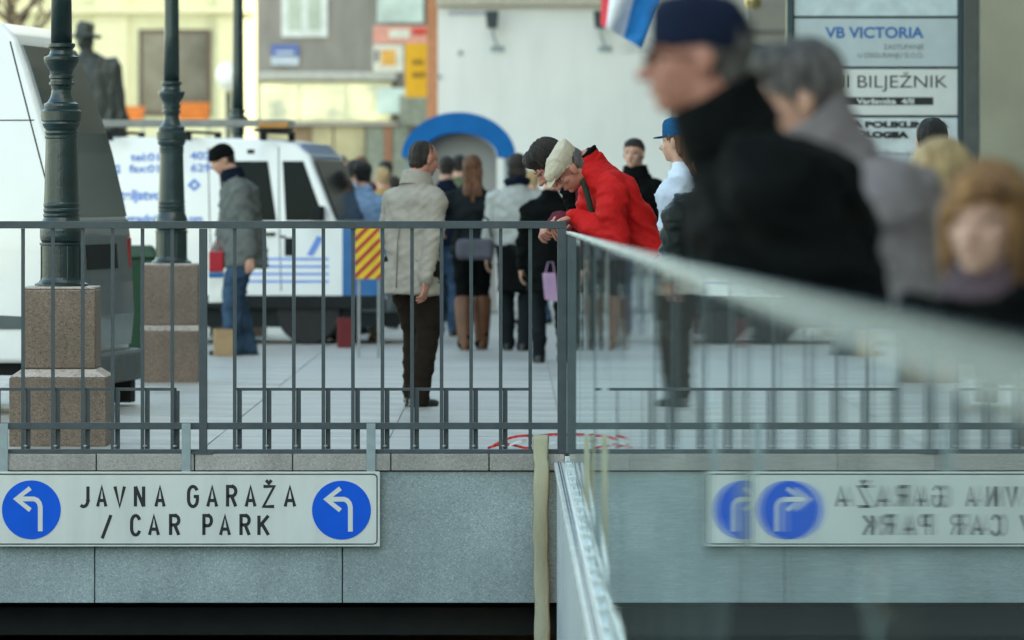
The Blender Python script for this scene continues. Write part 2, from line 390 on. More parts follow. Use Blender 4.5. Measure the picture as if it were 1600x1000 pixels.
def stroke(mb, pts, wd, y0, y1):
    """flat ribbon in the x-z plane with mitred joints"""
    pts = [Vector((p[0], 0, p[1])) for p in pts]; n = len(pts); L = []; Rr = []
    for i in range(n):
        d0 = (pts[i]-pts[i-1]).normalized() if i else (pts[1]-pts[0]).normalized()
        d1 = (pts[i+1]-pts[i]).normalized() if i < n-1 else d0
        n0 = Vector((-d0.z, 0, d0.x)); n1 = Vector((-d1.z, 0, d1.x)); m = (n0+n1)
        m = m.normalized() if m.length > 1e-4 else n0
        k = wd/2/max(.72, m.dot(n0)); L.append(pts[i]+m*k); Rr.append(pts[i]-m*k)
    vs = [(p.x, y0, p.z) for p in L+Rr] + [(p.x, y1, p.z) for p in L+Rr]; fs = []
    for i in range(n-1):
        fs += [(i, i+1, n+i+1, n+i), (2*n+i, 3*n+i, 3*n+i+1, 2*n+i+1), (i, 2*n+i, 2*n+i+1, i+1), (n+i, n+i+1, 3*n+i+1, 3*n+i)]
    mb.add(vs, fs)
def arc(cx, cy, rx, ry, a0, a1, n=10): return [(cx + rx*math.cos(R(a0+(a1-a0)*i/n)), cy + ry*math.sin(R(a0+(a1-a0)*i/n))) for i in range(n+1)]
G = {   # unit cell 0..1 wide, 0..1 high (y up)
 'J': [[(1, 1), (1, .32)] + arc(.5, .32, .5, .32, 0, -130, 8)],
 'A': [[(0, 0), (.5, 1.0), (1, 0)], [(.2, .3), (.8, .3)]],
 'V': [[(0, 1), (.5, 0), (1, 1)]],
 'N': [[(0, 0), (0, 1)], [(0, 1), (1, 0)], [(1, 0), (1, 1)]],
 'G': [arc(.5, .66, .5, .34, 25, 180, 8) + arc(.5, .34, .5, .34, 180, 360, 10) + [(1, .5), (.58, .5)]],
 'R': [[(0, 0), (0, 1), (.55, 1)] + arc(.55, .76, .45, .24, 90, -90, 8) + [(0, .52)], [(.5, .52), (1, 0)]],
 'Z': [[(0, 1), (1, 1), (0, 0), (1, 0)], [(.25, 1.32), (.5, 1.16), (.75, 1.32)]],
 'C': [arc(.5, .66, .5, .34, 20, 180, 8) + arc(.5, .34, .5, .34, 180, 340, 8)],
 'P': [[(0, 0), (0, 1), (.55, 1)] + arc(.55, .74, .45, .26, 90, -90, 8) + [(0, .48)]],
 'K': [[(0, 0), (0, 1)], [(1, 1), (.02, .42)], [(.3, .6), (1, 0)]],
 '/': [[(0, 0), (1, 1)]],
}
def letter(ch, x0, x1, yt, yb, wd=5.2):
    mb = MB(sg.location)
    i = wd/2
    for q, st in enumerate(G[ch]):
        pts = [(spx(x0+i+(x1-x0-wd)*a), spz(yb-i-(yb-yt-wd)*b)) for a, b in st]
        stroke(mb, pts, wd*u, SY-.0015-.0002*q, SY+.001)
    return mb.obj('letter', ink, sg)
for ch, a, b in (('J',121,140),('A',150,168),('V',177,197),('N',209,227),('A',241,259),('G',292,311),('A',322,341),('R',353,371),('A',382,401),('Z',409,431),('A',443,463)):
    letter(ch, a, b, 757.5, 794)
for ch, a, b in (('C',203,221),('A',231,250),('R',264,282),('P',316,333),('A',342,361),('R',374,392),('K',402,422)):
    letter(ch, a, b, 803, 838.5)
letter('/', 157, 176, 802, 844)
for cx, cy in ((49, 796.5), (533.5, 797)):
    mb = MB(sg.location); n = 48
    ring = [(spx(cx+46*math.cos(2*math.pi*i/n)), spz(cy+46*math.sin(2*math.pi*i/n))) for i in range(n)]
    mb.prism(ring[::-1], SY-.003, SY+.001); disc = mb.obj('arrow_disc', sign_b, sg)
    mb = MB(sg.location)
    ox, oy = cx-49, cy-796.5
    P = lambda x, y: (spx(x+ox), spz(y+oy))
    stroke(mb, [P(63, 830), P(63, 792), P(61.5, 786), P(58, 781.5), P(53, 779.5), P(28, 779.5)], 7.4*u, SY-.0045, SY-.001)
    stroke(mb, [P(47.5, 762.5), P(25.5, 779.5), P(47.5, 797)], 7.2*u, SY-.0048, SY-.001)
    mb.obj('arrow', sign_w, disc)
for px in (5, 290.5, 579.5, -280):
    if px < -12: continue
    box('bracket', steel, spx(px-7), spx(px+7), SY+.0185, SY+.0305, spz(850), spz(662), sg, bevel=.002)

# ------------------------------------------------------------------ hose over the wall, tape on the ground
hs = empty('fire_hose', (PX(845), D, 0), 0, 'flat beige canvas hose hanging over the granite wall beside the glass', 'hose')
mb = MB(hs.location); pts = []
for py in range(676, 1120, 6):
    pts.append((PX(845 + 1.2*math.sin(py*.021) + (1 if py > 720 else -1), D-.07), D-.075 + .012*math.sin(py*.03), PZ(py, D-.07)))
pts = [(PX(846), D+.25, PZ(694)), (PX(845), D+.05, PZ(684)), (PX(845), D-.03, PZ(679))] + pts[1:]
vs = []; fs = []
for i, p in enumerate(pts):
    wd = .042 + .0025*math.sin(i*.5)
    for k in range(8):
        t = 2*math.pi*k/8; vs.append((p[0]+wd*math.cos(t), p[1]+.008*math.sin(t), p[2]))
for i in range(len(pts)-1):
    for k in range(8): fs.append((i*8+k, i*8+(k+1)%8, (i+1)*8+(k+1)%8, (i+1)*8+k))
mb.add(vs, fs); ho = mb.obj('hose_band', hose_m, hs, smooth=True)
tp = empty('barrier_tape', (PX(860), D+.5, 0), 0, 'tangled red and white barrier tape lying behind the railing', 'tape')
def ribbon(name, m, pts, wd=.03):
    mb = MB(tp.location); vs = []; fs = []
    for x, y, z in pts: vs += [(x, y, z), (x, y+.006, z+wd), (x, y+.009, z+wd), (x, y+.003, z)]
    for i in range(len(pts)-1):
        for k in range(4): fs.append((i*4+k, i*4+(k+1)%4, (i+1)*4+(k+1)%4, (i+1)*4+k))
    mb.add(vs, fs); mb.obj(name, m, tp)
def curve(p, n=18):
    out = []
    for i in range(n+1):
        t = i/n; a, b, c = [Vector(q) for q in p]; out.append(tuple(a*(1-t)**2 + b*2*t*(1-t) + c*t*t))
    return out
TY = D + .55
for a, b, c, m in (((762, 704), (800, 678), (835, 684), tape_r), ((778, 708), (815, 684), (850, 690), tape_w), ((840, 684), (880, 676), (925, 688), tape_r),
                   ((770, 700), (790, 690), (828, 706), tape_r), ((830, 700), (900, 684), (990, 694), tape_w), ((905, 686), (950, 680), (1000, 700), tape_r)):
    ribbon('tape_strand', m, [(PX(q[0], TY), TY + .02*random.random(), max(.004, PZ(q[1], TY))) for q in curve([(a[0], a[1], 0), (b[0], b[1], 0), (c[0], c[1], 0)])], .014)

# ------------------------------------------------------------------ lamp posts on granite pedestals
def lamp(px, Y, label, ped=True, wide=.54, up=.415):
    c = Vector((PX(px, Y), Y, 0))
    t = empty('street_lamp', c, 0, label, 'street lamp', 'green cast iron street lamps')
    zt = 0
    if ped:
        w2, u2 = wide/2, up/2
        m = MB(); m.box(-w2, w2, -w2, w2, 0, .385); m.obj('pedestal_base', granite_pink, t, .006)
        m = MB(); m.add([(-w2,-w2,.387),(w2,-w2,.387),(w2,w2,.387),(-w2,w2,.387),(-u2,-u2,.43),(u2,-u2,.43),(u2,u2,.43),(-u2,u2,.43)], [(0,3,2,1),(4,5,6,7),(0,1,5,4),(1,2,6,5),(2,3,7,6),(3,0,4,7)]); m.obj('pedestal_slope', granite_edge, t, .003)
        m = MB(); m.box(-u2, u2, -u2, u2, .432, .875); m.obj('pedestal_block', granite_pink, t, .01)
        m = MB(); m.box(-u2+.004, u2-.004, -u2+.004, u2-.004, .876, .89); m.obj('pedestal_top', granite_edge, t, .004)
    # iron base drum
    m = MB(); m.lathe([(.150,.892),(.150,.903),(.128,.912),(.120,.925),(.117,.94),(.117,1.118),(.123,1.122),(.123,1.134)], n=40); m.obj('base_drum', iron_m, t, smooth=False)
    m = MB(); m.lathe([(.110,1.135),(.118,1.15),(.121,1.17),(.121,1.20),(.116,1.23),(.106,1.257),(.099,1.275),(.103,1.285),(.103,1.295),(.097,1.30),(.102,1.312),(.102,1.322),(.097,1.328),(.101,1.342),(.101,1.352),(.098,1.36),
                       (.091,1.60),(.088,1.715),(.093,1.722),(.093,1.733),(.088,1.738),(.093,1.748),(.093,1.76),(.088,1.765)], n=40)
    m.obj('lower_shaft', iron_m, t, smooth=False)
    m = MB(); m.lathe([(.088,1.766),(.100,1.782),(.108,1.80),(.104,1.812),(.113,1.818),(.114,1.87),(.106,1.876),(.098,1.882),(.100,1.90),(.098,1.912),(.078,1.922),(.066,1.94),(.058,1.965),(.055,1.99),(.060,2.015),(.070,2.02),(.070,2.032),(.061,2.036),
                       (.061,2.05),(.069,2.056),(.069,2.07),(.062,2.078),(.066,2.095),(.078,2.115),(.092,2.14),(.099,2.16),(.099,2.176),(.078,2.182),(.068,2.19),(.062,2.21),(.066,2.222),(.077,2.232),(.077,2.25),(.060,2.255)], n=40)
    m.obj('ornament', iron_m, t, smooth=False)
    m = MB(); m.lathe([(.060,2.256),(.056,2.6),(.050,3.5),(.045,4.6),(.06,4.62),(.06,4.66),(.04,4.7),(.04,4.9)], n=24); m.obj('upper_shaft', iron_m, t, smooth=True)
    m = MB(); m.lathe([(.05,4.9),(.16,4.95),(.24,5.45),(.26,5.47)], n=8); m.obj('lantern_glass', mat('lantern glass', (.5,.52,.5), .2), t)
    m = MB(); m.lathe([(.30,5.471),(.28,5.5),(.10,5.68),(.03,5.72),(.02,5.85)], n=8); m.obj('lantern_roof', iron_m, t)
    for a in range(8):                      # ribs on the drum
        m = MB(); an = 2*math.pi*(a+.5)/8; cx, cy = .117*math.cos(an), .117*math.sin(an)
        m.tube([(cx, cy, .93), (cx, cy, 1.115)], .006, 6); m.obj('rib', iron_m, t)
    return t
lamp(96, 31.9, 'nearest thick green lamp post on brown granite pedestal behind the railing')
lamp(268, 42.6, 'middle green lamp post on brown pedestal in front of the lettered van', wide=.43, up=.425)
lamp(372, 52+4.5, 'farthest and thinnest green lamp post rising behind the lettered van roof')

# ------------------------------------------------------------------ vehicles
def tumble(z, z0=1.0, k=.075): return max(0, z - z0)**1.5 * k
def slab_poly(poly, yo, th, m, name, parent, half, side=-1, z0=1.0, k=.075, zs=None, cuts=10):
    """a polygon in the vehicle's x-z plane laid on its curved flank"""
    bm = bmesh.new()
    vs = [bm.verts.new((x, 0, z)) for x, z in poly]; bm.faces.new(vs)
    zz = [p[1] for p in poly]
    for i in range(1, cuts):
        bmesh.ops.bisect_plane(bm, geom=bm.verts[:]+bm.edges[:]+bm.faces[:], plane_co=(0, 0, min(zz)+(max(zz)-min(zz))*i/cuts), plane_no=(0, 0, 1))
    r = bmesh.ops.extrude_face_region(bm, geom=bm.faces[:])
    ev = [v for v in r['geom'] if isinstance(v, bmesh.types.BMVert)]
    se = set(ev)
    for v in bm.verts:
        y = half - tumble(v.co.z, z0, k)
        v.co.y = side * (y + (yo if v in se else yo - th))
    bmesh.ops.recalc_face_normals(bm, faces=bm.faces)
    me = bpy.data.meshes.new(name); bm.to_mesh(me); bm.free(); me.materials.append(m)
    o = bpy.data.objects.new(name, me); COL.objects.link(o); o.parent = parent
    return o
def body_shell(prof, half, m, parent, name='body', z0=1.0, k=.075, bev=.05, cuts=12):
    bm = bmesh.new(); n = len(prof)
    a = [bm.verts.new((x, -half, z)) for x, z in prof]; b = [bm.verts.new((x, half, z)) for x, z in prof]
    bm.faces.new(a); bm.faces.new(b[::-1])
    for i in range(n): bm.faces.new((a[i], b[i], b[(i+1) % n], a[(i+1) % n]))
    bmesh.ops.recalc_face_normals(bm, faces=bm.faces)
    zz = [p[1] for p in prof]
    for i in range(1, cuts):
        bmesh.ops.bisect_plane(bm, geom=bm.verts[:]+bm.edges[:]+bm.faces[:], plane_co=(0, 0, min(zz)+(max(zz)-min(zz))*i/cuts), plane_no=(0, 0, 1))
    for v in bm.verts: v.co.y -= math.copysign(tumble(v.co.z, z0, k), v.co.y)
    me = bpy.data.meshes.new(name); bm.to_mesh(me); bm.free(); me.materials.append(m)
    o = bpy.data.objects.new(name, me); COL.objects.link(o); o.parent = parent
    b = o.modifiers.new('bevel', 'BEVEL'); b.width = bev; b.segments = 4; b.limit_method = 'ANGLE'; b.angle_limit = R(40)
    me.polygons.foreach_set('use_smooth', [True]*len(me.polygons))
    wn = o.modifiers.new('wn', 'WEIGHTED_NORMAL')
    return o
def wheel(parent, x, y, r, wd=.2):
    m = MB(); prof = [(r*.6, -wd/2), (r*.95, -wd/2), (r, -wd/2+.03), (r, wd/2-.03), (r*.95, wd/2), (r*.6, wd/2)]
    m.lathe(prof, n=32); w_ = m.obj('wheel', rubber, parent, smooth=False)
    w_.location = (x, y, r); w_.rotation_euler = (R(90), 0, 0)
    m = MB(); m.lathe([(r*.58, -wd/2+.01), (r*.6, wd/2-.005), (r*.5, wd/2-.03), (r*.18, wd/2-.02), (r*.05, wd/2-.005)], n=24); m.obj('rim', mat('steel rim', (.3,.31,.32), .4, metal=.6), w_, smooth=False)
    return w_

# --- near van, rear end to the right
v1 = empty('white_van', (PX(103, 36.1), 36.1, 0), R(-8), 'tall white van at the left edge showing its dark rear window', 'van')
HALF = .97
vr = bpy.data.objects.new('x', None)
def v1y(o): o.location.y = HALF; return o
prof = [(.0,.33),(.03,.6),(.02,.85),(-.0,1.18),(-.02,1.3),(-.12,1.75),(-.27,2.2),(-.35,2.40),(-.45,2.50),(-.8,2.54),(-4.3,2.54),(-4.7,2.45),(-5.3,1.6),(-6.0,1.3),(-6.1,.33)]
body = v1y(body_shell(prof, HALF, van_w, v1, bev=.04))
# dark rear: glass, and lower door with grey reflections painted into its colour
def rear_panel(name, m, zs, yin, off, parent, th=.02):
    """panel following the slanted rear between rows zs"""
    pf = [(.0,.33),(.03,.6),(.02,.85),(0,1.18),(-.02,1.3),(-.12,1.75),(-.27,2.2),(-.35,2.40)]
    def X(z):
        for (xa, za), (xb, zb_) in zip(pf, pf[1:]):
            if za <= z <= zb_: return xa + (xb-xa)*(z-za)/(zb_-za)
        return pf[-1][0]
    mb = MB(); vs = []; N = 8
    rows = [zs[0]+(zs[1]-zs[0])*i/N for i in range(N+1)]
    for zv in rows:
        y = HALF - tumble(zv) - yin
        for sgn in (-1, 1):
            vs += [(X(zv)+off, sgn*y, zv), (X(zv)+off-th, sgn*y, zv)]
    fs = [(0, 2, 3, 1), (4*N+0, 4*N+1, 4*N+3, 4*N+2)]
    for i in range(N):
        a, b = 4*i, 4*i+4
        fs += [(a, b, b+2, a+2), (a+1, a+3, b+3, b+1), (a, a+1, b+1, b), (a+2, b+2, b+3, a+3)]
    mb.add(vs, fs); o = mb.obj(name, m, parent); o.location.y = HALF
    me = o.data; bm = bmesh.new(); bm.from_mesh(me); bmesh.ops.recalc_face_normals(bm, faces=bm.faces); bm.to_mesh(me); bm.free()
    return o
dg = rear_panel('rear_door', van_g, (.41, 1.24), .03, .012, v1)
rear_panel('rear_window', mat('rear window glass', (.03, .045, .044), .04, spec=1.0, var=.2), (1.26, 2.36), .06, .014, v1)
rear_panel('number_recess', black_pl, (.92, 1.08), .5, .018, v1)
mb = MB(); mb.box(-.25, .11, -HALF-.02, HALF+.02, .17, .38); v1y(mb.obj('rear_bumper', grey_pl, v1, .045, seg=3))
mb = MB(); mb.box(-.08, .05, .80, .95, .02, .18); v1y(mb.obj('dark_block', rubber, v1, .01))  # dark rubber block under the far end of the rear bumper
for sgn in (-1, 1):
    mb = MB(); mb.box(-.03, .028, sgn*(HALF-.09)-.045, sgn*(HALF-.09)+.045, .80, 1.12); v1y(mb.obj('tail_light', red_p, v1, .01))
    mb = MB(); mb.box(-.09, -.02, sgn*(HALF-.03)-.012, sgn*(HALF-.03)+.012, .60, 1.2)
    v1y(mb.obj('corner_trim', grey_pl, v1, .01))
# flank details
def flank(name, poly, m, yo=.004, th=.02):
    o = slab_poly(poly, yo, th, m, name, v1, HALF); o.location.y = HALF; return o
flank('seam', [(-6, 1.873), (-.22, 1.873), (-.22, 1.881), (-6, 1.881)], black_pl, .001, .01)
flank('seam', [(-.395, 2.38), (-.385, 2.38), (-.07, 1.28), (-.08, 1.28)], black_pl, .001, .01)
flank('side_trim', [(-1.9, .63), (-1.25, .55), (-.06, .55), (-.06, .62), (-1.9, .70)], grey_pl, .012, .03)
for k_ in (0, .03):
    flank('door_frame', [(-1.05+k_, .7), (-.505+k_*1.5, .7), (-.485+k_*1.5, 1.5), (-.50+k_, 1.78), (-.56+k_, 1.86), (-.62, 1.88), (-.62, 1.872), (-.565+k_, 1.852), (-.51+k_, 1.775), (-.493+k_*1.5, 1.5), (-.513+k_*1.5, .71), (-1.05, .71)], grey_pl, .002, .01)
flank('door_window', [(-1.6, 1.25), (-.535, 1.25), (-.54, 1.72), (-.62, 1.82), (-1.6, 1.82)], van_glass, .003, .02)
flank('wheel_arch', [(-1.3, .36)] + [(-.92+.0 + .46*math.cos(R(t))-.25, .42 + .42*math.sin(R(t))) for t in range(180, -1, -15)], black_pl, .006, .3)
wheel(v1, -1.17, .14, .34); wheel(v1, -4.9, .14, .34); wheel(v1, -1.17, 1.8, .34); wheel(v1, -4.9, 1.8, .34)
mb = MB(); mb.box(-5.9, -.3, .15, 1.8, .25, .5); mb.obj('underbody', black_pl, v1)

# --- lettered van in the middle, front to the right
H2 = .88; Y2 = 53.2
v2 = empty('lettered_van', (PX(604, Y2), Y2, 0), R(-9), 'white van with blue lettering and ladder rack parked behind the lamp posts', 'van')
prof = [(0,.42),(0,.78),(-.12,.98),(-.48,1.14),(-.75,1.78),(-.88,1.88),(-1.15,1.93),(-2.5,1.95),(-4.2,1.93),(-4.3,1.85),(-4.35,.42)]
def v2y(o): o.location.y = H2; return o
v2y(body_shell(prof, H2, van_w, v2, bev=.05))
mb = MB(); mb.add([(-.51,-.80,1.17),(-.51,.80,1.17),(-.745,.70,1.72),(-.745,-.70,1.72),(-.475,-.80,1.18),(-.475,.80,1.18),(-.712,.70,1.73),(-.712,-.70,1.73)], [(0,3,2,1),(4,5,6,7),(0,1,5,4),(1,2,6,5),(2,3,7,6),(3,0,4,7)])
v2y(mb.obj('windscreen', van_glass, v2))
mb = MB(); mb.add([(-.76,-.68,1.74),(-.76,.68,1.74),(-.87,.66,1.86),(-.87,-.66,1.86),(-.725,-.68,1.75),(-.725,.68,1.75),(-.845,.66,1.885),(-.845,-.66,1.885)], [(0,3,2,1),(4,5,6,7),(0,1,5,4),(1,2,6,5),(2,3,7,6),(3,0,4,7)])
v2y(mb.obj('sun_strip', blue_p, v2))
def fl2(name, poly, m, yo=.004, th=.02):
    o = slab_poly(poly, yo, th, m, name, v2, H2); o.location.y = H2; return o
fl2('bonnet_side', [(.002,.46),(.002,.76),(-.12,.96),(-.42,1.13),(-.42,.46)], blue_p, .004, .05)
mb = MB(); mb.add([(.006,-.86,.46),(.006,.86,.46),(.006,.86,.77),(.006,-.86,.77),(-.115,.84,.985),(-.115,-.84,.985),(-.44,.80,1.15),(-.44,-.80,1.15)], [(0,1,2,3),(3,2,4,5),(5,4,6,7)]); v2y(mb.obj('bonnet', blue_p, v2))
fl2('side_window', [(-1.0,1.72),(-.80,1.72),(-.59,1.16),(-.96,1.16)], van_glass)
fl2('side_window', [(-1.42,1.72),(-1.30,1.72),(-1.08,1.16),(-1.40,1.16)] if False else [(-1.62,1.72),(-1.14,1.72),(-1.05,1.16),(-1.55,1.16)], van_glass)
fl2('seam', [(-1.045,1.85),(-1.035,1.85),(-1.0,.5),(-1.01,.5)], black_pl, .001)
fl2('seam', [(-1.72,1.85),(-1.71,1.85),(-1.66,.5),(-1.67,.5)], black_pl, .001)
fl2('side_window', [(-1.02+.0,1.0),(-.96,1.0),(-.96,1.02),(-1.02,1.02)], black_pl)
fl2('fuel_flap', [(-.97,.83),(-.88,.83),(-.88,1.0),(-.97,1.0)], black_pl)
fl2('door_handle', [(-1.16,1.02),(-1.06,1.02),(-1.06,1.05),(-1.16,1.05)], black_pl, .02)
mb = MB(); mb.box(-.70, -.58, -.16, -.02, 1.16, 1.30); mb.obj('mirror', black_pl, v2, .02)
fl2('vent', [(-1.34,1.79),(-1.27,1.79),(-1.27,1.83),(-1.34,1.83)], black_pl)
for zz in (.58, .65, .72, .79): fl2('stripe', [(-1.60,zz),(-.55,zz),(-.55,zz+.022),(-1.6,zz+.022)], print_b, .003)
fl2('sill', [(-4.3,.34),(-.02,.34),(-.02,.46),(-4.3,.46)], black_pl, .012, .05)
mb = MB(); mb.box(-4.2, -.1, .06, 1.7, .16, .45); mb.obj('underbody', black_pl, v2)  # underbody hung low and black to stand in for shade beneath the van
for a, b in ((-.75, .12), (-3.4, .12), (-.75, 1.64), (-3.4, 1.64)): wheel(v2, a, b, .31)
mb = MB(); mb.box(-.25, .06, -.86, .86, .30, .50); v2y(mb.obj('front_bumper', grey_pl, v2, .03))
for sgn in (-1, 1):
    mb = MB(); mb.box(-.1, .022, sgn*.70-.14, sgn*.70+.14, .62, .78); v2y(mb.obj('headlight', mat('headlight lens', (.5,.55,.58), .15, spec=.7), v2, .02))
def vt(txt, px, py, h, width_px, bold=.002):
    x = ((px - 800)*Y2/F - v2.location.x) / math.cos(R(9)); s2 = Y2/F
    zc = PZ(py, Y2+.3)
    return text_obj(txt, print_b, v2, (x, -tumble(0) + tumble(zc)-.006, zc - h*s2*.36), h*s2, (R(90), 0, 0), width=width_px*s2, bold=bold)
vt('tel:01', 198, 245, 17, 46); vt('402', 292, 243, 17, 34)
vt('fax:01', 196, 263, 17, 48); vt('629', 294, 262, 17, 32)
vt('iteljstvo', 178, 304, 22, 72, .004); vt('G', 170, 264, 18, 12, .004); vt('u', 178, 322, 18, 12, .003)
vt('gradnje', 192, 341, 17, 60, .003); vt('om', 292, 341, 17, 22, .003)
# diamond mark
xq = ((300-800)*Y2/F - v2.location.x)/math.cos(R(9)); zq = PZ(289, Y2+.3); q = 10*Y2/F
mb = MB(); 
oo = [(xq-q*1.1, zq), (xq, zq-q), (xq+q*1.1, zq), (xq, zq+q)]; ii = [(xq+(x-xq)*.45, zq+(z_-zq)*.45) for x, z_ in oo]
yf = tumble(zq)
vs = [(x, yf-.008, z_) for x, z_ in oo+ii] + [(x, yf+.02, z_) for x, z_ in oo+ii]
mb.add(vs, [(i, (i+1) % 4, 4+(i+1) % 4, 4+i) for i in range(4)] + [(i, 8+i, 8+(i+1) % 4, (i+1) % 4) for i in range(4)]); mb.obj('diamond_mark', print_b, v2)
# blue slanted emblem on the door
fl2('emblem', [(-.76,.84),(-.70,.83),(-.60,1.0),(-.66,1.02)], print_b)
# roof rack with ladder, a separate thing carried by the van
lr = empty('ladder', (PX(150, 53.9), 53.9, 2.0), R(-4), 'grey ladder on rack lying along the roof of the lettered van', 'ladder')
L = 1.85
for yo in (0, .38):
    mb = MB(); mb.box(-.1, L, yo-.02, yo+.02, .05, .115); mb.obj('stile', mat('dull ladder metal', (.20,.21,.20), .5, metal=.4), lr, .004)
for i in range(8):
    mb = MB(); mb.tube([(.05+i*.24, .0, .08), (.05+i*.24, .38, .08)], .014, 8); mb.obj('rung', MATS['dull ladder metal'], lr)
rk = empty('roof_rack', (PX(150, 53.9), 53.9, 1.93), R(-9), 'dark crossbars of the rack on the roof of the lettered van', 'roof rack')
for x_ in (.25, 1.0, 1.72):
    mb = MB(); mb.box(x_-.025, x_+.025, -.55, .9, .05, .075); mb.obj('crossbar', black_pl, rk)
    for yo in (-.5, .85):
        mb = MB(); mb.box(x_-.03, x_+.03, yo-.02, yo+.02, -.02, .05); mb.obj('foot', black_pl, rk)
bx = empty('warning_lamp_bar', (PX(428, 53.4), 53.6, 2.0), 0, 'small amber lamp bar at the front end of the roof ladder', 'lamp')
mb = MB(); mb.box(-.15, .13, -.05, .05, .03, .09); mb.obj('lamp_cover', mat('amber plastic', (.45,.22,.06), .4), bx, .01)
mb = MB(); mb.box(-.2, .17, -.06, .06, -.0, .03); mb.obj('bracket', black_pl, bx)

# ------------------------------------------------------------------ small street things
def bin_(px, Y, w_, h, m, label):
    t = empty('wheelie_bin', (PX(px, Y), Y, 0), 0, label, 'bin'); a, b = w_/2, w_/2*.82
    mb = MB(); mb.add([(-b,-b,.06),(b,-b,.06),(b,b,.06),(-b,b,.06),(-a,-a,h-.1),(a,-a,h-.1),(a,a,h-.1),(-a,a,h-.1)], [(0,3,2,1),(4,5,6,7),(0,1,5,4),(1,2,6,5),(2,3,7,6),(3,0,4,7)]); mb.obj('bin_body', m, t, .02)
    mb = MB(); mb.add([(-a-.03,-a-.03,h-.1),(a+.03,-a-.03,h-.1),(a+.03,a+.03,h-.1),(-a-.03,a+.03,h-.1),(-a*.8,-a*.8,h),(a*.8,-a*.8,h),(a*.8,a*.8,h),(-a*.8,a*.8,h)], [(0,3,2,1),(4,5,6,7),(0,1,5,4),(1,2,6,5),(2,3,7,6),(3,0,4,7)]); mb.obj('lid', m, t, .02)
    for sx in (-1, 1):
        mb = MB(); mb.tube([(sx*b-.03, b, .07), (sx*b+.03, b, .07)], .07, 14); mb.obj('wheel', rubber, t)
bin_(214, 45.5, .30, 1.0, mat('dark green plastic', (.008, .045, .018), .45), 'dark green wheeled bin between near van and middle lamp pedestal')
cb = mat('cardboard', (.36, .24, .13), .8)
def carton(name, px, Y, w_, h, m, label, cat):
    t = empty(name, (PX(px, Y), Y, 0), R(6), label, cat)
    mb = MB(); mb.box(-w_/2, w_/2, 0, w_*.8, 0.003, h); mb.obj('box_body', m, t, .004)
    mb = MB(); mb.box(-w_/2+.003, 0, -.004, w_*.8, h+.001, h+.006); mb.obj('flap', m, t)
    mb = MB(); mb.box(.003, w_/2-.003, -.004, w_*.8, h+.001, h+.006); mb.obj('flap', m, t)
carton('cardboard_box', 350, 49.4, .17, .23, cb, 'brown cardboard box on the paving beside the man in beanie', 'box')
carton('crate', 541, 52.1, .15, .27, mat('dark red board', (.14, .012, .015), .6), 'dark red box on the paving under the front of the lettered van', 'box')
# striped barrier board
by = 49.0
bb = empty('striped_barrier', (PX(576, by), by, 0), 0, 'yellow barrier board with red diagonal stripes beside the man in grey coat', 'barrier')
x0, x1, z0, z1 = PX(555, by), PX(597, by), PZ(436, by), PZ(354, by)
box('board', mat('barrier yellow', (.72, .48, .03), .5), x0, x1, by, by+.02, z0, z1, bb)
for i in range(-3, 7):
    zz = z0 + i*.105; w_ = x1-x0; poly = []
    # clip a rising diagonal band to the board
    band = [(x0, zz), (x1, zz+w_*1.0), (x1, zz+w_*1.0+.045), (x0, zz+.045)]
    bm = bmesh.new(); f = bm.faces.new([bm.verts.new((x, 0, z_)) for x, z_ in band])
    for pc, pn in (((0,0,z0+.002),(0,0,-1)), ((0,0,z1-.002),(0,0,1))):
        bmesh.ops.bisect_plane(bm, geom=bm.verts[:]+bm.edges[:]+bm.faces[:], plane_co=pc, plane_no=pn, clear_outer=True)
    if len(bm.faces):
        poly = [(v.co.x, v.co.z) for v in bm.faces[:][0].verts]
        mb = MB(bb.location); mb.prism(poly, by-.003, by+.001); mb.obj('stripe', mat('barrier red', (.40, .03, .03), .5), bb)
    bm.free()
for xx in (x0+.03, x1-.03): box('leg', mat('galvanised leg', (.3,.31,.31), .5, metal=.5), xx-.012, xx+.012, by+.021, by+.045, 0, z1-.05, bb)
box('foot', rubber, x0-.02, x1+.02, by-.12, by+.18, 0, .05, bb) if False else None

# ------------------------------------------------------------------ background buildings
def building(name, loc, label): return empty(name, loc, 0, label, 'building')
# yellow building, far left
YB = 120
yb = building('yellow_building', (-9, YB, 0), 'sunlit pale yellow building with a dark framed window at far left')
ym = mat('yellow plaster', (.72, .70, .47), .8, var=.06, scale=1.2, bump=.2, bscale=20)
streaks(ym, .75, 2., .6)
yp = mat('pale yellow trim', (.72, .68, .46), .8, var=.05)
xr = PX(399, YB)
box('wall', ym, -16, xr, YB, YB+12, 0, 17, yb)
for a, b in ((150, 200), (340, 398), (-40, 20), (60, 64)):
    box('pilaster', yp, PX(a, YB), PX(b, YB), YB-.12, YB-.002, 0, 16.5, yb, bevel=.02)
box('cornice', yp, -16, xr, YB-.25, YB-.125, PZ(22, YB), PZ(12, YB), yb, bevel=.03)
box('cornice', yp, -16, xr, YB-.5, YB+.2, 16.5, 17.2, yb)
def window(parent, x0, x1, z0, z1, y, fm, gm, mull=1, trans=None, fw=.09):
    f = MB(parent.location); f.box(x0, x1, y-.05, y-.004, z0, z1)
    g0 = []
    fo = f.obj('window', fm, parent)
    n = mull + 1; ww = (x1-x0-fw*(n+1))/n
    for i in range(n):
        a = x0+fw+i*(ww+fw)
        rows = [(z0+fw, z1-fw)] if trans is None else [(z0+fw, trans-fw/2), (trans+fw/2, z1-fw)]
        for q0, q1 in rows:
            p = MB(parent.location); p.box(a, a+ww, y-.058, y-.052, q0, q1); p.obj('pane', gm, fo)
    return fo
gl_dark = mat('dark window glass', (.10, .105, .10), .12, spec=.7, var=.5, scale=1.4)
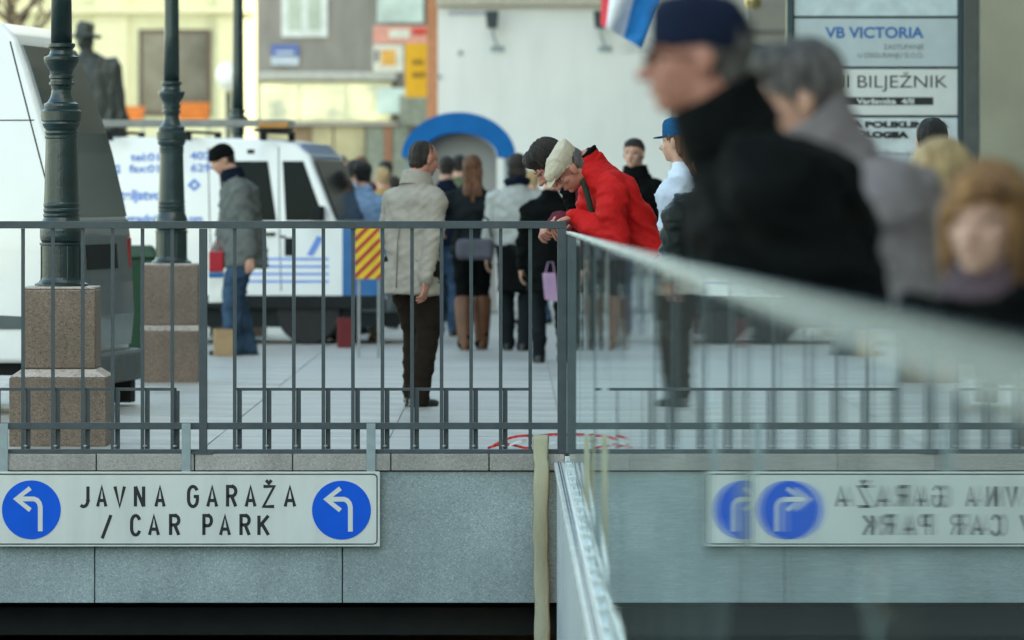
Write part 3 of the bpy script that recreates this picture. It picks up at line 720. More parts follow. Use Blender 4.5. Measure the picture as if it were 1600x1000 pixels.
fr_br = mat('brown window frame', (.10, .07, .055), .6)
fr_w = mat('white window frame', (.72, .74, .70), .6)
gl_pale = mat('curtained window glass', (.48, .54, .44), .3, var=.15, scale=1.5)
window(yb, PX(217, YB), PX(330, YB), PZ(181, YB), PZ(46, YB), YB, fr_br, gl_dark, 1)
for zz in (8.2, 12.2):
    for px_ in (217,-60):
        window(yb, PX(px_, YB), PX(px_+113, YB), zz, zz+2.2, YB, fr_br, gl_dark, 1)
window(yb, PX(-60, YB), PX(40, YB), PZ(181, YB), PZ(46, YB), YB, fr_br, gl_dark, 1)
# orange awnings in front of it
om = mat('orange awning fabric', (.80, .20, .03), .8)
for a, b, zz, lab in ((190, 226, 166, 'small orange cafe awning under the yellow building, behind the statue'), (282, 328, 160, 'wider orange cafe awning below the dark framed window')):
    ya = 105; t = empty('cafe_awning', (PX((a+b)/2, ya), ya, PZ(185, ya)), 0, lab, 'awning', 'orange cafe awnings')
    mb = MB(t.location); xa, xb = PX(a, ya), PX(b, ya); zt_, zb_ = PZ(zz, ya), PZ(181, ya)
    mb.add([(xa, ya-.5, zb_), (xb, ya-.5, zb_), (xb, ya, zt_), (xa, ya, zt_), (xa, ya-.5, zb_-.08), (xb, ya-.5, zb_-.08), (xb, ya, zt_-.08), (xa, ya, zt_-.08)], [(0,1,2,3),(7,6,5,4),(0,4,5,1),(1,5,6,2),(2,6,7,3),(3,7,4,0)])
    mb.obj('fabric', om, t)
    for xx in (xa+.03, xb-.03): box('pole', steel, xx-.02, xx+.02, ya-.02, ya+.02, 0, zt_-.09, t)
# grey building in shade
YG = 100
gb = building('grey_building', (PX(540, YG), YG, 0), 'grey plastered building with white window above a bright shop window')
gm_ = mat('grey brown plaster', (.31, .28, .25), .85, var=.08, scale=.9, bump=.2, bscale=15)
streaks(gm_, .7, 2., .7)
xl, xr2 = PX(401, YG), PX(690, YG)
box('wall', gm_, xl, xr2, YG, YG+14, 0, 16, gb)
box('corner_strip', mat('pale corner strip', (.62,.60,.48), .8), PX(403, YG), PX(415, YG), YG-.06, YG-.003, PZ(118, YG), 16, gb) if False else None
window(gb, PX(440, YG), PX(512, YG), PZ(58, YG), PZ(58, YG)+2.0, YG, fr_w, gl_pale, 1, None, .12)
window(gb, PX(440, YG), PX(512, YG), 8, 10.2, YG, fr_w, gl_pale, 1, None, .12)
box('stone_band', mat('pale stone band', (.52,.50,.44), .8), xl, PX(620, YG), YG-.25, YG-.003, PZ(126, YG), PZ(112, YG), gb, bevel=.03)
# shop front: frame, panes, dressed interior
shop = mat('shop window display', (.85, .80, .50), .5, var=.1, scale=1.7, col2=(.26, .29, .25))
sn = shop.node_tree; sb_ = sn.nodes['Principled BSDF']; sn.links.new([q for q in sn.nodes if q.type == 'VALTORGB'][0].outputs[0], sb_.inputs['Emission Color']); sb_.inputs['Emission Strength'].default_value = .20   # emission added to the panes, in their display colours
box('shop_frame', yp, PX(405, YG), PX(612, YG), YG-.14, YG-.004, PZ(190, YG), PZ(128, YG), gb)
for a, b in ((409, 466), (470, 540), (544, 608)):
    box('shop_pane', shop, PX(a, YG), PX(b, YG), YG-.15, YG-.143, PZ(187, YG), PZ(132, YG), gb)
box('sill_band', mat('sill stone', (.50,.44,.38), .8), PX(405, YG), PX(622, YG), YG-.22, YG-.004, PZ(196, YG), PZ(191, YG), gb)
sh2 = [mat('shop brown', (.30,.20,.12), .7, var=.3, scale=2), mat('shop straw', (.52,.44,.26), .7, var=.3, scale=2), mat('shop grey green', (.27,.28,.22), .7, var=.2), mat('shop rust', (.38,.17,.10), .7)]
for a, b, k_ in ((405, 452, 1), (454, 486, 0), (488, 520, 1), (523, 570, 1), (573, 600, 2), (601, 612, 3), (614, 640, 2), (642, 690, 0)):
    box('shop_bay', sh2[k_], PX(a, YG), PX(b, YG), YG-.08-.03*k_, YG-.004, 0.01, PZ(198, YG), gb)
ps = empty('blue_street_plate', (PX(445, YG), YG-.06, PZ(102, YG)), 0, 'small blue street name plate on the grey building', 'sign')
box('plate', mat('street plate blue', (.10,.16,.42), .5), PX(424, YG), PX(467, YG), YG-.06, YG-.003, PZ(88, YG), PZ(70, YG), ps)
box('plate', mat('street plate white', (.55,.60,.66), .5), PX(424, YG), PX(467, YG), YG-.06, YG-.003, PZ(102, YG), PZ(88.5, YG), ps)
text_obj('ulica', sign_w, ps, (PX(429, YG)-ps.location.x, -.004, PZ(85, YG)-ps.location.z), .15, width=.38) if False else None
box('lettering', sign_w, PX(431, YG), PX(460, YG), YG-.064, YG-.061, PZ(84, YG), PZ(80, YG), ps)
# signs on the right part of the grey building
YS = 97
def sgn(name, label, parts, y=YS):
    x0 = min(p[1] for p in parts); x1 = max(p[2] for p in parts); zb_ = max(p[4] for p in parts)
    t = empty(name, (PX((x0+x1)/2, y), y, PZ(zb_, y)), 0, label, 'sign')
    for i, (nm, a, b, tp_, bt, m) in enumerate(parts):
        dd = .10 if nm in ('board', 'box', 'pillar') else 0
        box(nm, m, PX(a, y), PX(b, y), y-(.0 if dd else .012+.003*i), y+(dd or -.001), PZ(bt, y), PZ(tp_, y), t)
    return t
sal = mat('salmon sign', (.75, .34, .27), .6, var=.1); ivory = mat('ivory sign', (.75,.72,.62), .6); ora = mat('orange print', (.8,.42,.10), .6)
sgn('salmon_sign', 'salmon red and white shop sign left of the orange pillar', [('board', 583, 671, 40, 68, sal), ('print', 608, 640, 46, 60, ivory), ('print', 645, 666, 44, 54, mat('red print', (.7,.06,.05), .6))])
sgn('ivory_sign', 'ivory shop sign with orange oval below the salmon sign', [('board', 583, 630, 70, 112, ivory), ('print', 596, 618, 78, 102, ora), ('print', 585, 592, 78, 96, mat('grey print', (.25,.22,.22), .6))])
yel = sgn('yellow_sign', 'tall yellow box sign with two dark prints beside orange pillar', [('box', 633, 674, 68, 152, mat('yellow sign', (.80,.42,.02), .5, var=.05)), ('print', 644, 661, 93, 101, mat('brown print', (.34,.18,.02), .6)), ('print', 644, 664, 113, 121, MATS['brown print'])], 96)
op = empty('orange_pillar', (PX(677, 95), 95, 0), 0, 'slim orange brown pillar between the shop signs and white wall', 'pillar')
box('shaft', mat('orange brown paint', (.48,.20,.10), .7), PX(667, 95), PX(684, 95), 95, 95.4, 0, 6.5, op); 
box('shop_light', mat('shop pane pale green', (.62,.72,.66), .4, var=.25, scale=2), PX(590, YG), PX(640, YG), YG-.3, YG-.25, PZ(178, YG), PZ(138, YG), gb)
box('shop_light', MATS['shop pane pale green'], PX(590, YG), PX(662, YG), YG-.3, YG-.25, PZ(36, YG), PZ(-60, YG), gb)
box('shop_bay', sh2[2], PX(625, YG), PX(668, YG), YG-.34, YG-.3, PZ(196, YG), PZ(150, YG), gb)

# white building
YW = 85
wb = building('white_building', (1.5, YW, 0), 'large plain white walled building behind the crowd')
wm = mat('white plaster', (.74, .74, .71), .85, var=.035, scale=.7, bump=.12, bscale=10)
streaks(wm, .88, 2., .6)
box('wall', wm, PX(684, YW), 14, YW, YW+20, 0, PZ(10, YW), wb)
box('ledge', mat('beige ledge', (.44,.40,.32), .8), PX(682, YW), 14, YW-.16, YW+1, PZ(10, YW)+.003, PZ(-4, YW), wb, bevel=.02)
box('upper_wall', mat('upper wall grey', (.30,.30,.28), .8), PX(682, YW)+.15, 14, YW+.05, YW+20, PZ(-4, YW)+.003, 15, wb)
for a in range(6):
    window(wb, -.6+a*2.4, .5+a*2.4, 6.5, 8.6, YW+.05, fr_w, gl_dark, 1); window(wb, -.6+a*2.4, .5+a*2.4, 10.2, 12.3, YW+.05, fr_w, gl_dark, 1)
fl_d = mat('dark lamp housing', (.03, .045, .05), .5)
for px_, lab in ((769, 'dark spotlight on bracket on the white wall, left of flag'), (937, 'dark spotlight on bracket on the white wall, behind the flag')):
    t = empty('wall_spotlight', (PX(px_, YW), YW-.3, PZ(45, YW)), 0, lab, 'spotlight', 'spotlights on the white wall')
    mb = MB(); mb.add([(-.10,-.1,.26),(.10,-.1,.26),(.10,.1,.26),(-.10,.1,.26),(-.075,-.08,0),(.075,-.08,0),(.075,.08,0),(-.075,.08,0)], [(0,1,2,3),(7,6,5,4),(0,4,5,1),(1,5,6,2),(2,6,7,3),(3,7,4,0)]); mb.obj('housing', fl_d, t, .01)
    mb = MB(); mb.tube([(0,0,0),(.02,.03,-.12),(.08,.2,-.26),(.08,.29,-.28)], .016, 8); mb.obj('arm', steel, t)
    mb = MB(); mb.box(-.02,.18,.27,.298,-.34,-.26); mb.obj('wall_plate', steel, t)
sw = empty('wall_lettering_board', (PX(730, YW), YW-.02, PZ(24, YW)), 0, 'faint grey lettering strip high on the white wall', 'sign')
box('strip', mat('faint lilac strip', (.58,.58,.62), .7), PX(700, YW), PX(760, YW), YW-.02, YW-.003, PZ(24, YW), PZ(16, YW), sw)
for i in range(6): box('letter', mat('faint letter', (.36,.38,.46), .7), PX(702+i*9.5, YW), PX(708+i*9.5, YW), YW-.024, YW-.021, PZ(23, YW), PZ(17, YW), sw)
for a, b, c, d_ in ((716, 722, 79, 84), (683, 689, 116, 121)):
    t = empty('wall_box', (PX(a, YW), YW-.02, PZ(d_, YW)), 0, 'tiny grey fitting on the white wall ' + ('below the lettering strip' if a > 700 else 'beside the orange pillar'), 'fitting')
    box('cover', steel, PX(a, YW), PX(b, YW), YW-.04, YW-.003, PZ(d_, YW), PZ(c, YW), t, bevel=.01)
    box('base', steel, PX(a-1, YW), PX(b+1, YW), YW-.045, YW-.041, PZ(d_+1, YW), PZ(d_-1, YW), t)

# blue arched kiosk
YK = 68
kk_ = empty('arched_kiosk', (PX(717, YK), YK, 0), 0, 'grey kiosk under a wide blue arched canopy in front of white wall', 'kiosk')
cx = 717
def archpts(rx, ry, n=28): return [(PX(cx, YK) + rx*math.cos(R(180*i/n)), PZ(246, YK)+ry*math.sin(R(180*i/n))) for i in range(n+1)]
ro, ri = 89*YK/F, 60*YK/F
o_, i_ = archpts(ro, 70*YK/F), archpts(ri, 38*YK/F)
mb = MB(kk_.location); n = len(o_)
vs = [(x, YK-.35, z_) for x, z_ in o_+i_] + [(x, YK+1.0, z_) for x, z_ in o_+i_]; fs = []
for i in range(n-1): fs += [(i, i+1, n+i+1, n+i), (2*n+i, 3*n+i, 3*n+i+1, 2*n+i+1), (i, 2*n+i, 2*n+i+1, i+1), (n+i, n+i+1, 3*n+i+1, 3*n+i)]
fs += [(0, n, 3*n, 2*n), (n-1, 3*n-1, 4*n-1, 2*n-1)]
mb.add(vs, fs); mb.obj('canopy', mat('canopy blue', (.0, .115, .36), .6, var=.12, scale=3, spec=.15), kk_)
mb = MB(kk_.location); mb.prism([(x, z_) for x, z_ in archpts(ri-.01, 38*YK/F-.01)] + [(PX(cx, YK)-ri+.01, .02), (PX(cx, YK)+ri-.01, .02)], YK+.0, YK+.9); mb.obj('booth', mat('kiosk grey', (.30,.29,.27), .6, var=.06, scale=2), kk_)
for sx in (-1, 1): box('post', steel, PX(cx, YK)+sx*(ro-.09)-.05, PX(cx, YK)+sx*(ro-.09)+.05, YK-.2, YK+.8, 0, PZ(247, YK), kk_)
box('front_panel', mat('kiosk front panel', (.24,.24,.23), .5), PX(690, YK), PX(745, YK), YK-.03, YK-.003, .9, 1.7, kk_, bevel=.01)

# grey side building right of the white wall
YC = 58
cb_ = building('brown_grey_building', (3.2, YC, 0), 'grey brown stone building strip with brass lamp left of the sign board')
box('wall', mat('grey brown stone', (.27, .25, .21), .8, var=.1, scale=2, bump=.2, bscale=30), PX(1168, YC), 14, YC, YW-.05, 0, 15, cb_)
for zz in (2.1, 3.05, 4.2): box('stone_course', mat('dark joint stone', (.17,.16,.14), .8), PX(1167, YC)-.002, 14, YC-.02, YC-.003, zz, zz+.04, cb_)  # joint courses in a darker tone than the wall
bl = empty('brass_lamp', (PX(1180, 56), 56, PZ(14, 56)), 0, 'brass wall lamp at the top beside the sign board', 'lamp')
mb = MB(bl.location)
for i in range(1): mb.lathe([(.03,0),(.075,.02),(.09,.08),(.05,.13)], (PX(1176, 56), 56, PZ(14, 56)), 16)
mb.obj('shade', mat('polished brass', (.75,.58,.25), .2, metal=.9), bl)
mb = MB(bl.location); mb.tube([(PX(1178, 56), 56, PZ(2, 56)), (PX(1190, 56), 56.6, PZ(-6, 56)), (PX(1195, 56), YC+.02, PZ(-4, 56))], .02, 8); mb.obj('arm', fl_d, bl)

# sign board with doctors' and offices' plates
YI = 45
sb = empty('directory_board', (PX(1365, YI), YI, 0), 0, 'tall directory board with VB VICTORIA and BILJEŽNIK plates at upper right', 'sign')
fg = mat('dark teal frame', (.03, .055, .06), .4)
box('frame', fg, PX(1229, YI), PX(1239, YI), YI-.05, YI+.1, .3, 5, sb, bevel=.005); box('frame', fg, PX(1497, YI), PX(1503, YI), YI-.05, YI+.1, .3, 5, sb)
box('backing', fg, PX(1239, YI)+.002, PX(1497, YI)-.002, YI+.01, YI+.08, .3, 5, sb)
pg = mat('pale grey plate', (.44,.50,.52), .35, var=.04); pw = mat('white plate', (.62,.63,.60), .4, var=.03)
plates = {}
for nm, t_, b_, m in (('a', -60, 25, mat('pale blue plate', (.50,.58,.60), .35)), ('b', 29, 104, pg), ('c', 108, 180, pw), ('d', 184, 262, mat('cool white plate', (.55,.59,.60), .4)), ('e', 266, 340, pg)):
    plates[nm] = box('name_plate', m, PX(1240, YI)+.004, PX(1496, YI), YI-.015, YI+.009, PZ(b_, YI), PZ(t_, YI), sb, bevel=.003)
def bt(txt, x0, x1, yb_, hpx, m, pl, bold=0, yy=.001):
    return text_obj(txt, m, plates[pl], (PX(x0, YI)-sb.location.x, -.016-yy, PZ(yb_, YI)-sb.location.z), hpx*YI/F/.72, width=(x1-x0)*YI/F, bold=bold)
vb = mat('victoria blue', (.03, .13, .36), .5)
bt('VB VICTORIA', 1289, 1443, 59, 17, vb, 'b', .003)
gp = mat('grey small print', (.20,.22,.23), .5)
bt('ZASTUPANJE', 1380, 1443, 77, 8, gp, 'b', .0); bt('U OSIGURANJU D.O.O.', 1340, 1443, 90, 8, gp, 'b', 0)
bt('JAVNI BILJEŽNIK', 1243, 1480, 137, 20, ink, 'c', -.001)
bx_ = MB(sb.location); bx_.box(PX(1258, YI), PX(1458, YI), YI-.018, YI-.0155, PZ(164, YI), PZ(152, YI)); bx_.obj('name_strip', ink, plates['c'])
bt('Varšavska', 1338, 1400, 162, 8, sign_w, 'c', .002, .004); bt('4/II', 1408, 1428, 162, 8, sign_w, 'c', .002, .004)
bt('KIRURŠKA POLIKLINIKA', 1243, 1482, 199, 9, ink, 'd', .004); bt('RADIOLOGIJA', 1290, 1420, 215, 9, ink, 'd', .005)
bt('ordinacija', 1360, 1430, 243, 7, gp, 'd', 0)

# right building along the street
rbld = building('street_building', (8, 40, 0), 'beige stone building with dark corner strip at right edge')
bs = mat('beige stone wall', (.30, .28, .21), .75, var=.12, scale=1.6, bump=.15, bscale=24)
xe = PX(1527, YI)
box('corner_wall', bs, xe, 12, YI-.4, YI+12, 0, 17, rbld)
box('dark_corner', mat('dark grey stone', (.075,.08,.075), .5), PX(1504, YI), xe-.003, YI-.2, YI+12, 0, 17, rbld)
box('wall', bs, 4.6, 12, -14, YI-.42, 0, 17, rbld)
for i in range(9):
    yy = -8 + i*5.5
    for zz in (4.6, 8.2, 11.8):
        mb = MB(rbld.location); mb.box(4.54, 4.597, yy, yy+1.5, zz, zz+2.2); f = mb.obj('window', fr_w, rbld)
        for q in (0, 1):
            mb = MB(rbld.location); mb.box(4.53, 4.539, yy+.1+q*.68, yy+.72+q*.68, zz+.1, zz+2.1); mb.obj('pane', gl_dark, f)
    mb = MB(rbld.location); mb.box(4.52, 4.597, yy-.4, yy+3, .3, 3.1); f = mb.obj('shop_window', fl_d, rbld)
    mb = MB(rbld.location); mb.box(4.50, 4.518, yy-.3, yy+2.9, .4, 3.0); mb.obj('pane', gl_dark, f)
box('cornice', bs, 4.2, 12, -14, YI-.42, 17.003, 17.6, rbld)
# building behind the camera side, closes the street
bb2 = building('rear_building', (-2, -34, 0), 'plain beige building across the street behind the viewer')
box('wall', bs, -16, 12, -44, -34, 0, 15, bb2)

# ------------------------------------------------------------------ statue, globe lamp, flag, tree, far awning bits
def rem(parts, voxel, smooth=2, name='m'):
    vs = []; fs = []; k = 0
    for v, f in parts:
        vs.append(np.asarray(v, float).reshape(-1, 3)); fs += [[i + k for i in q] for q in f]; k += len(vs[-1])
    me = bpy.data.meshes.new(name); me.from_pydata(np.concatenate(vs).tolist(), [], fs); me.update()
    o = bpy.data.objects.new('tmp', me); COL.objects.link(o)
    m = o.modifiers.new('r', 'REMESH'); m.mode = 'VOXEL'; m.voxel_size = voxel; m.use_smooth_shade = True
    if smooth:
        s_ = o.modifiers.new('s', 'SMOOTH'); s_.iterations = smooth; s_.factor = .5
    bpy.context.view_layer.update()
    out = bpy.data.meshes.new_from_object(o.evaluated_get(bpy.context.evaluated_depsgraph_get()))
    bpy.data.objects.remove(o); bpy.data.meshes.remove(me)
    out.name = name
    return out
def ell(c, r, M=None, n=14):
    c = np.array(c, float); vs = []; fs = []; m = n; k = n*2
    vs.append((0, 0, 1))
    for i in range(1, m):
        a = math.pi*i/m
        for j in range(k):
            b = 2*math.pi*j/k; vs.append((math.sin(a)*math.cos(b), math.sin(a)*math.sin(b), math.cos(a)))
    vs.append((0, 0, -1))
    for j in range(k): fs.append((0, 1+j, 1+(j+1) % k))
    for i in range(m-2):
        for j in range(k):
            p = 1+i*k; fs.append((p+j, p+k+j, p+k+(j+1) % k, p+(j+1) % k))
    p = 1+(m-2)*k; q = len(vs)-1
    for j in range(k): fs.append((p+j, q, p+(j+1) % k))
    v = np.array(vs) * np.array(r, float)
    if M is not None: v = v @ np.array(M, float).T
    return (v + c, fs)
def cone(a, b, ra, rb, n=14):
    """tapered limb segment with round ends"""
    a = Vector(a); b = Vector(b); d = (b-a); L_ = d.length
    if L_ < 1e-6: return ell(a, (ra,)*3)
    d.normalize(); u_ = d.orthogonal().normalized(); v_ = d.cross(u_)
    rings = []
    for t in (-80, -50, -20): rings.append((-ra*math.sin(R(-t)), ra*math.cos(R(t))))
    rings.append((0, ra)); rings.append((L_, rb))
    for t in (20, 50, 80): rings.append((L_+rb*math.sin(R(t)), rb*math.cos(R(t))))
    vs = []; fs = []
    for h, r in rings:
        for j in range(n):
            an = 2*math.pi*j/n; vs.append(tuple(a + d*h + u_*(r*math.cos(an)) + v_*(r*math.sin(an))))
    for i in range(len(rings)-1):
        for j in range(n): fs.append((i*n+j, i*n+(j+1) % n, (i+1)*n+(j+1) % n, (i+1)*n+j))
    fs.append(tuple(range(n))[::-1]); fs.append(tuple((len(rings)-1)*n+j for j in range(n)))
    return (np.array(vs), fs)
def chain(pts, rad):
    return [cone(pts[i], pts[i+1], rad[i], rad[i+1]) for i in range(len(pts)-1)]
def loft(rings, n=24):
    """rings: (centre, half width, half depth, axis_x, axis_fwd)"""
    vs = []; fs = []
    for c, a, b, ax, af in rings:
        c = Vector(c)
        for j in range(n):
            t = 2*math.pi*j/n; e = 2.3
            ct, st = math.cos(t), math.sin(t)
            k_ = (abs(ct)**e + abs(st)**e)**(-1/e)
            vs.append(tuple(c + Vector(ax)*(a*ct*k_) + Vector(af)*(b*st*k_)))
    for i in range(len(rings)-1):
        for j in range(n): fs.append((i*n+j, i*n+(j+1) % n, (i+1)*n+(j+1) % n, (i+1)*n+j))
    fs.append(tuple(range(n))[::-1]); fs.append(tuple((len(rings)-1)*n+j for j in range(n)))
    return (np.array(vs), fs)
def fold(me, amp, seed, freq=(5, 5, 14), warp=.5):
    """soft cloth folds pushed along the normals"""
    n = len(me.vertices); co_ = np.empty(n*3); me.vertices.foreach_get('co', co_); co_ = co_.reshape(-1, 3)
    no = np.empty(n*3); me.vertices.foreach_get('normal', no) if hasattr(me.vertices[0], 'normal') else None; no = no.reshape(-1, 3)
    r = np.random.RandomState(seed); f = np.zeros(n); q = co_.copy()
    q = q + warp*.12*np.sin(co_[:, [1, 2, 0]]*7 + r.rand(3)*6) + warp*.05*np.sin(co_[:, [2, 0, 1]]*19 + r.rand(3)*6)
    for k_ in range(7):
        w_ = np.array(freq) * r.uniform(.5, 1.7, 3) * r.choice([-1, 1], 3); s_ = np.sin(q @ w_ * 1.6 + r.rand()*6)
        f += (1-np.abs(s_))**2 * r.uniform(.4, 1) if k_ % 2 else s_*.35
    f = np.clip((f - f.mean()) / (f.std() + 1e-6), -1.1, 2.4)
    co_ += no * (amp * f)[:, None]
    me.vertices.foreach_set('co', co_.ravel()); me.update()
def rotm(axis, deg): return Matrix.Rotation(R(deg), 3, axis)

SKIN = mat('skin', (.52, .29, .21), .5, var=.14, scale=22, bump=.06, bscale=180, spec=.35)
SKIN2 = mat('ruddy skin', (.45, .20, .145), .5, var=.2, scale=20, bump=.08, bscale=160, spec=.35)
LIP = mat('lips', (.40, .12, .10), .4); EYEW = mat('eye', (.55, .53, .50), .25); IRIS = mat('iris', (.03, .025, .02), .2)
def hairmat(name, c, c2): 
    return mat(name, c, .5, col2=c2, scale=14, bump=.9, bscale=70, stretch=(3.5, 3.5, .5), spec=.45, detail=8)
H_DARK = hairmat('dark brown hair', (.012, .009, .008), (.04, .028, .02)); H_BLK = hairmat('black hair', (.007, .006, .006), (.022, .018, .016))
H_GREY = hairmat('grey hair', (.03, .028, .027), (.22, .20, .19)); H_BRN = hairmat('auburn hair', (.075, .028, .012), (.22, .09, .04))
H_BLD = hairmat('blonde hair', (.34, .21, .09), (.72, .52, .27)); H_CU = hairmat('copper blonde hair', (.10, .038, .014), (.56, .29, .11))
for n_ in H_CU.node_tree.nodes:
    if n_.type == 'TEX_NOISE' and n_.inputs['Scale'].default_value == 14: n_.inputs['Scale'].default_value = 6
def cloth(name, c, rough=.9, var=.12, bump=.16, bscale=75, scale=9): return mat(name, c, rough, var=var, scale=scale, bump=bump, bscale=bscale, spec=.08)

def new(me, name, m, parent):
    me.materials.clear(); me.materials.append(m); me.polygons.foreach_set('use_smooth', [True]*len(me.polygons))
    o = bpy.data.objects.new(name, me); COL.objects.link(o); o.parent = parent; return o
def joinm(meshes, name):
    vs = []; fs = []; k = 0
    for me in meshes:
        n = len(me.vertices); c = np.empty(n*3); me.vertices.foreach_get('co', c); vs.append(c.reshape(-1, 3))
        fs += [[i+k for i in p.vertices] for p in me.polygons]; k += n; 
    out = bpy.data.meshes.new(name); out.from_pydata(np.concatenate(vs).tolist(), [], fs); out.update(); return out
def ik(a, b, l1, l2, pole):
    a = Vector(a); b = Vector(b); d = b-a; L_ = min(d.length, (l1+l2)*.999); dn = d.normalized()
    x = (l1*l1-l2*l2+L_*L_)/(2*L_); h = math.sqrt(max(0, l1*l1-x*x)); p = Vector(pole); p = (p-dn*p.dot(dn)).normalized()
    return a+dn*x+p*h, a+dn*L_
def hand_parts(w_, d, nrm, L_, side, curl=22, spread=1.):
    """palm, four fingers of different lengths, thumb. d along the hand, nrm = palm side, side = towards the thumb"""
    d = Vector(d).normalized(); nrm = Vector(nrm); nrm = (nrm-d*nrm.dot(d)).normalized(); s_ = Vector(side); s_ = (s_-d*s_.dot(d)-nrm*s_.dot(nrm)).normalized()
    P = []; w_ = Vector(w_)
    M = np.array([list(s_), list(nrm), list(d)]).T
    P.append(ell(w_+d*L_*.27, (L_*.215, L_*.085, L_*.30), M, 10))
    P += chain([w_-d*L_*.1, w_+d*L_*.12], [L_*.15, L_*.15])
    for i, (o_, ln) in enumerate(((.165, .44), (.055, .49), (-.055, .455), (-.155, .36))):
        p = w_+d*L_*(.50-.02*abs(i-1))+s_*L_*o_; dirv = (d+s_*o_*.5*spread).normalized(); pts = [w_+d*L_*.25+s_*L_*o_*.8, p]; r = [L_*.055, L_*.052]
        ax = dirv.cross(nrm).normalized()
        for j, fr_ in enumerate((.45, .31, .24)):
            dirv = Matrix.Rotation(R(curl*(1.0, 1.25, .8)[j] * (1+.12*i)), 3, ax) @ dirv
            p = p+dirv*ln*L_*fr_; pts.append(p); r.append(L_*(.048, .043, .036)[j])
        P += chain(pts, r)
    th = (d*.55+s_*.75+nrm*.25).normalized(); p0 = w_+d*L_*.08+s_*L_*.13; p1 = p0+th*L_*.24; th2 = (d*.85+s_*.25+nrm*.45).normalized(); p2 = p1+th2*L_*.17; p3 = p2+(th2+nrm*.3).normalized()*L_*.12
    P += chain([p0, p1, p2, p3], [L_*.075, L_*.06, L_*.052, L_*.04])
    return P

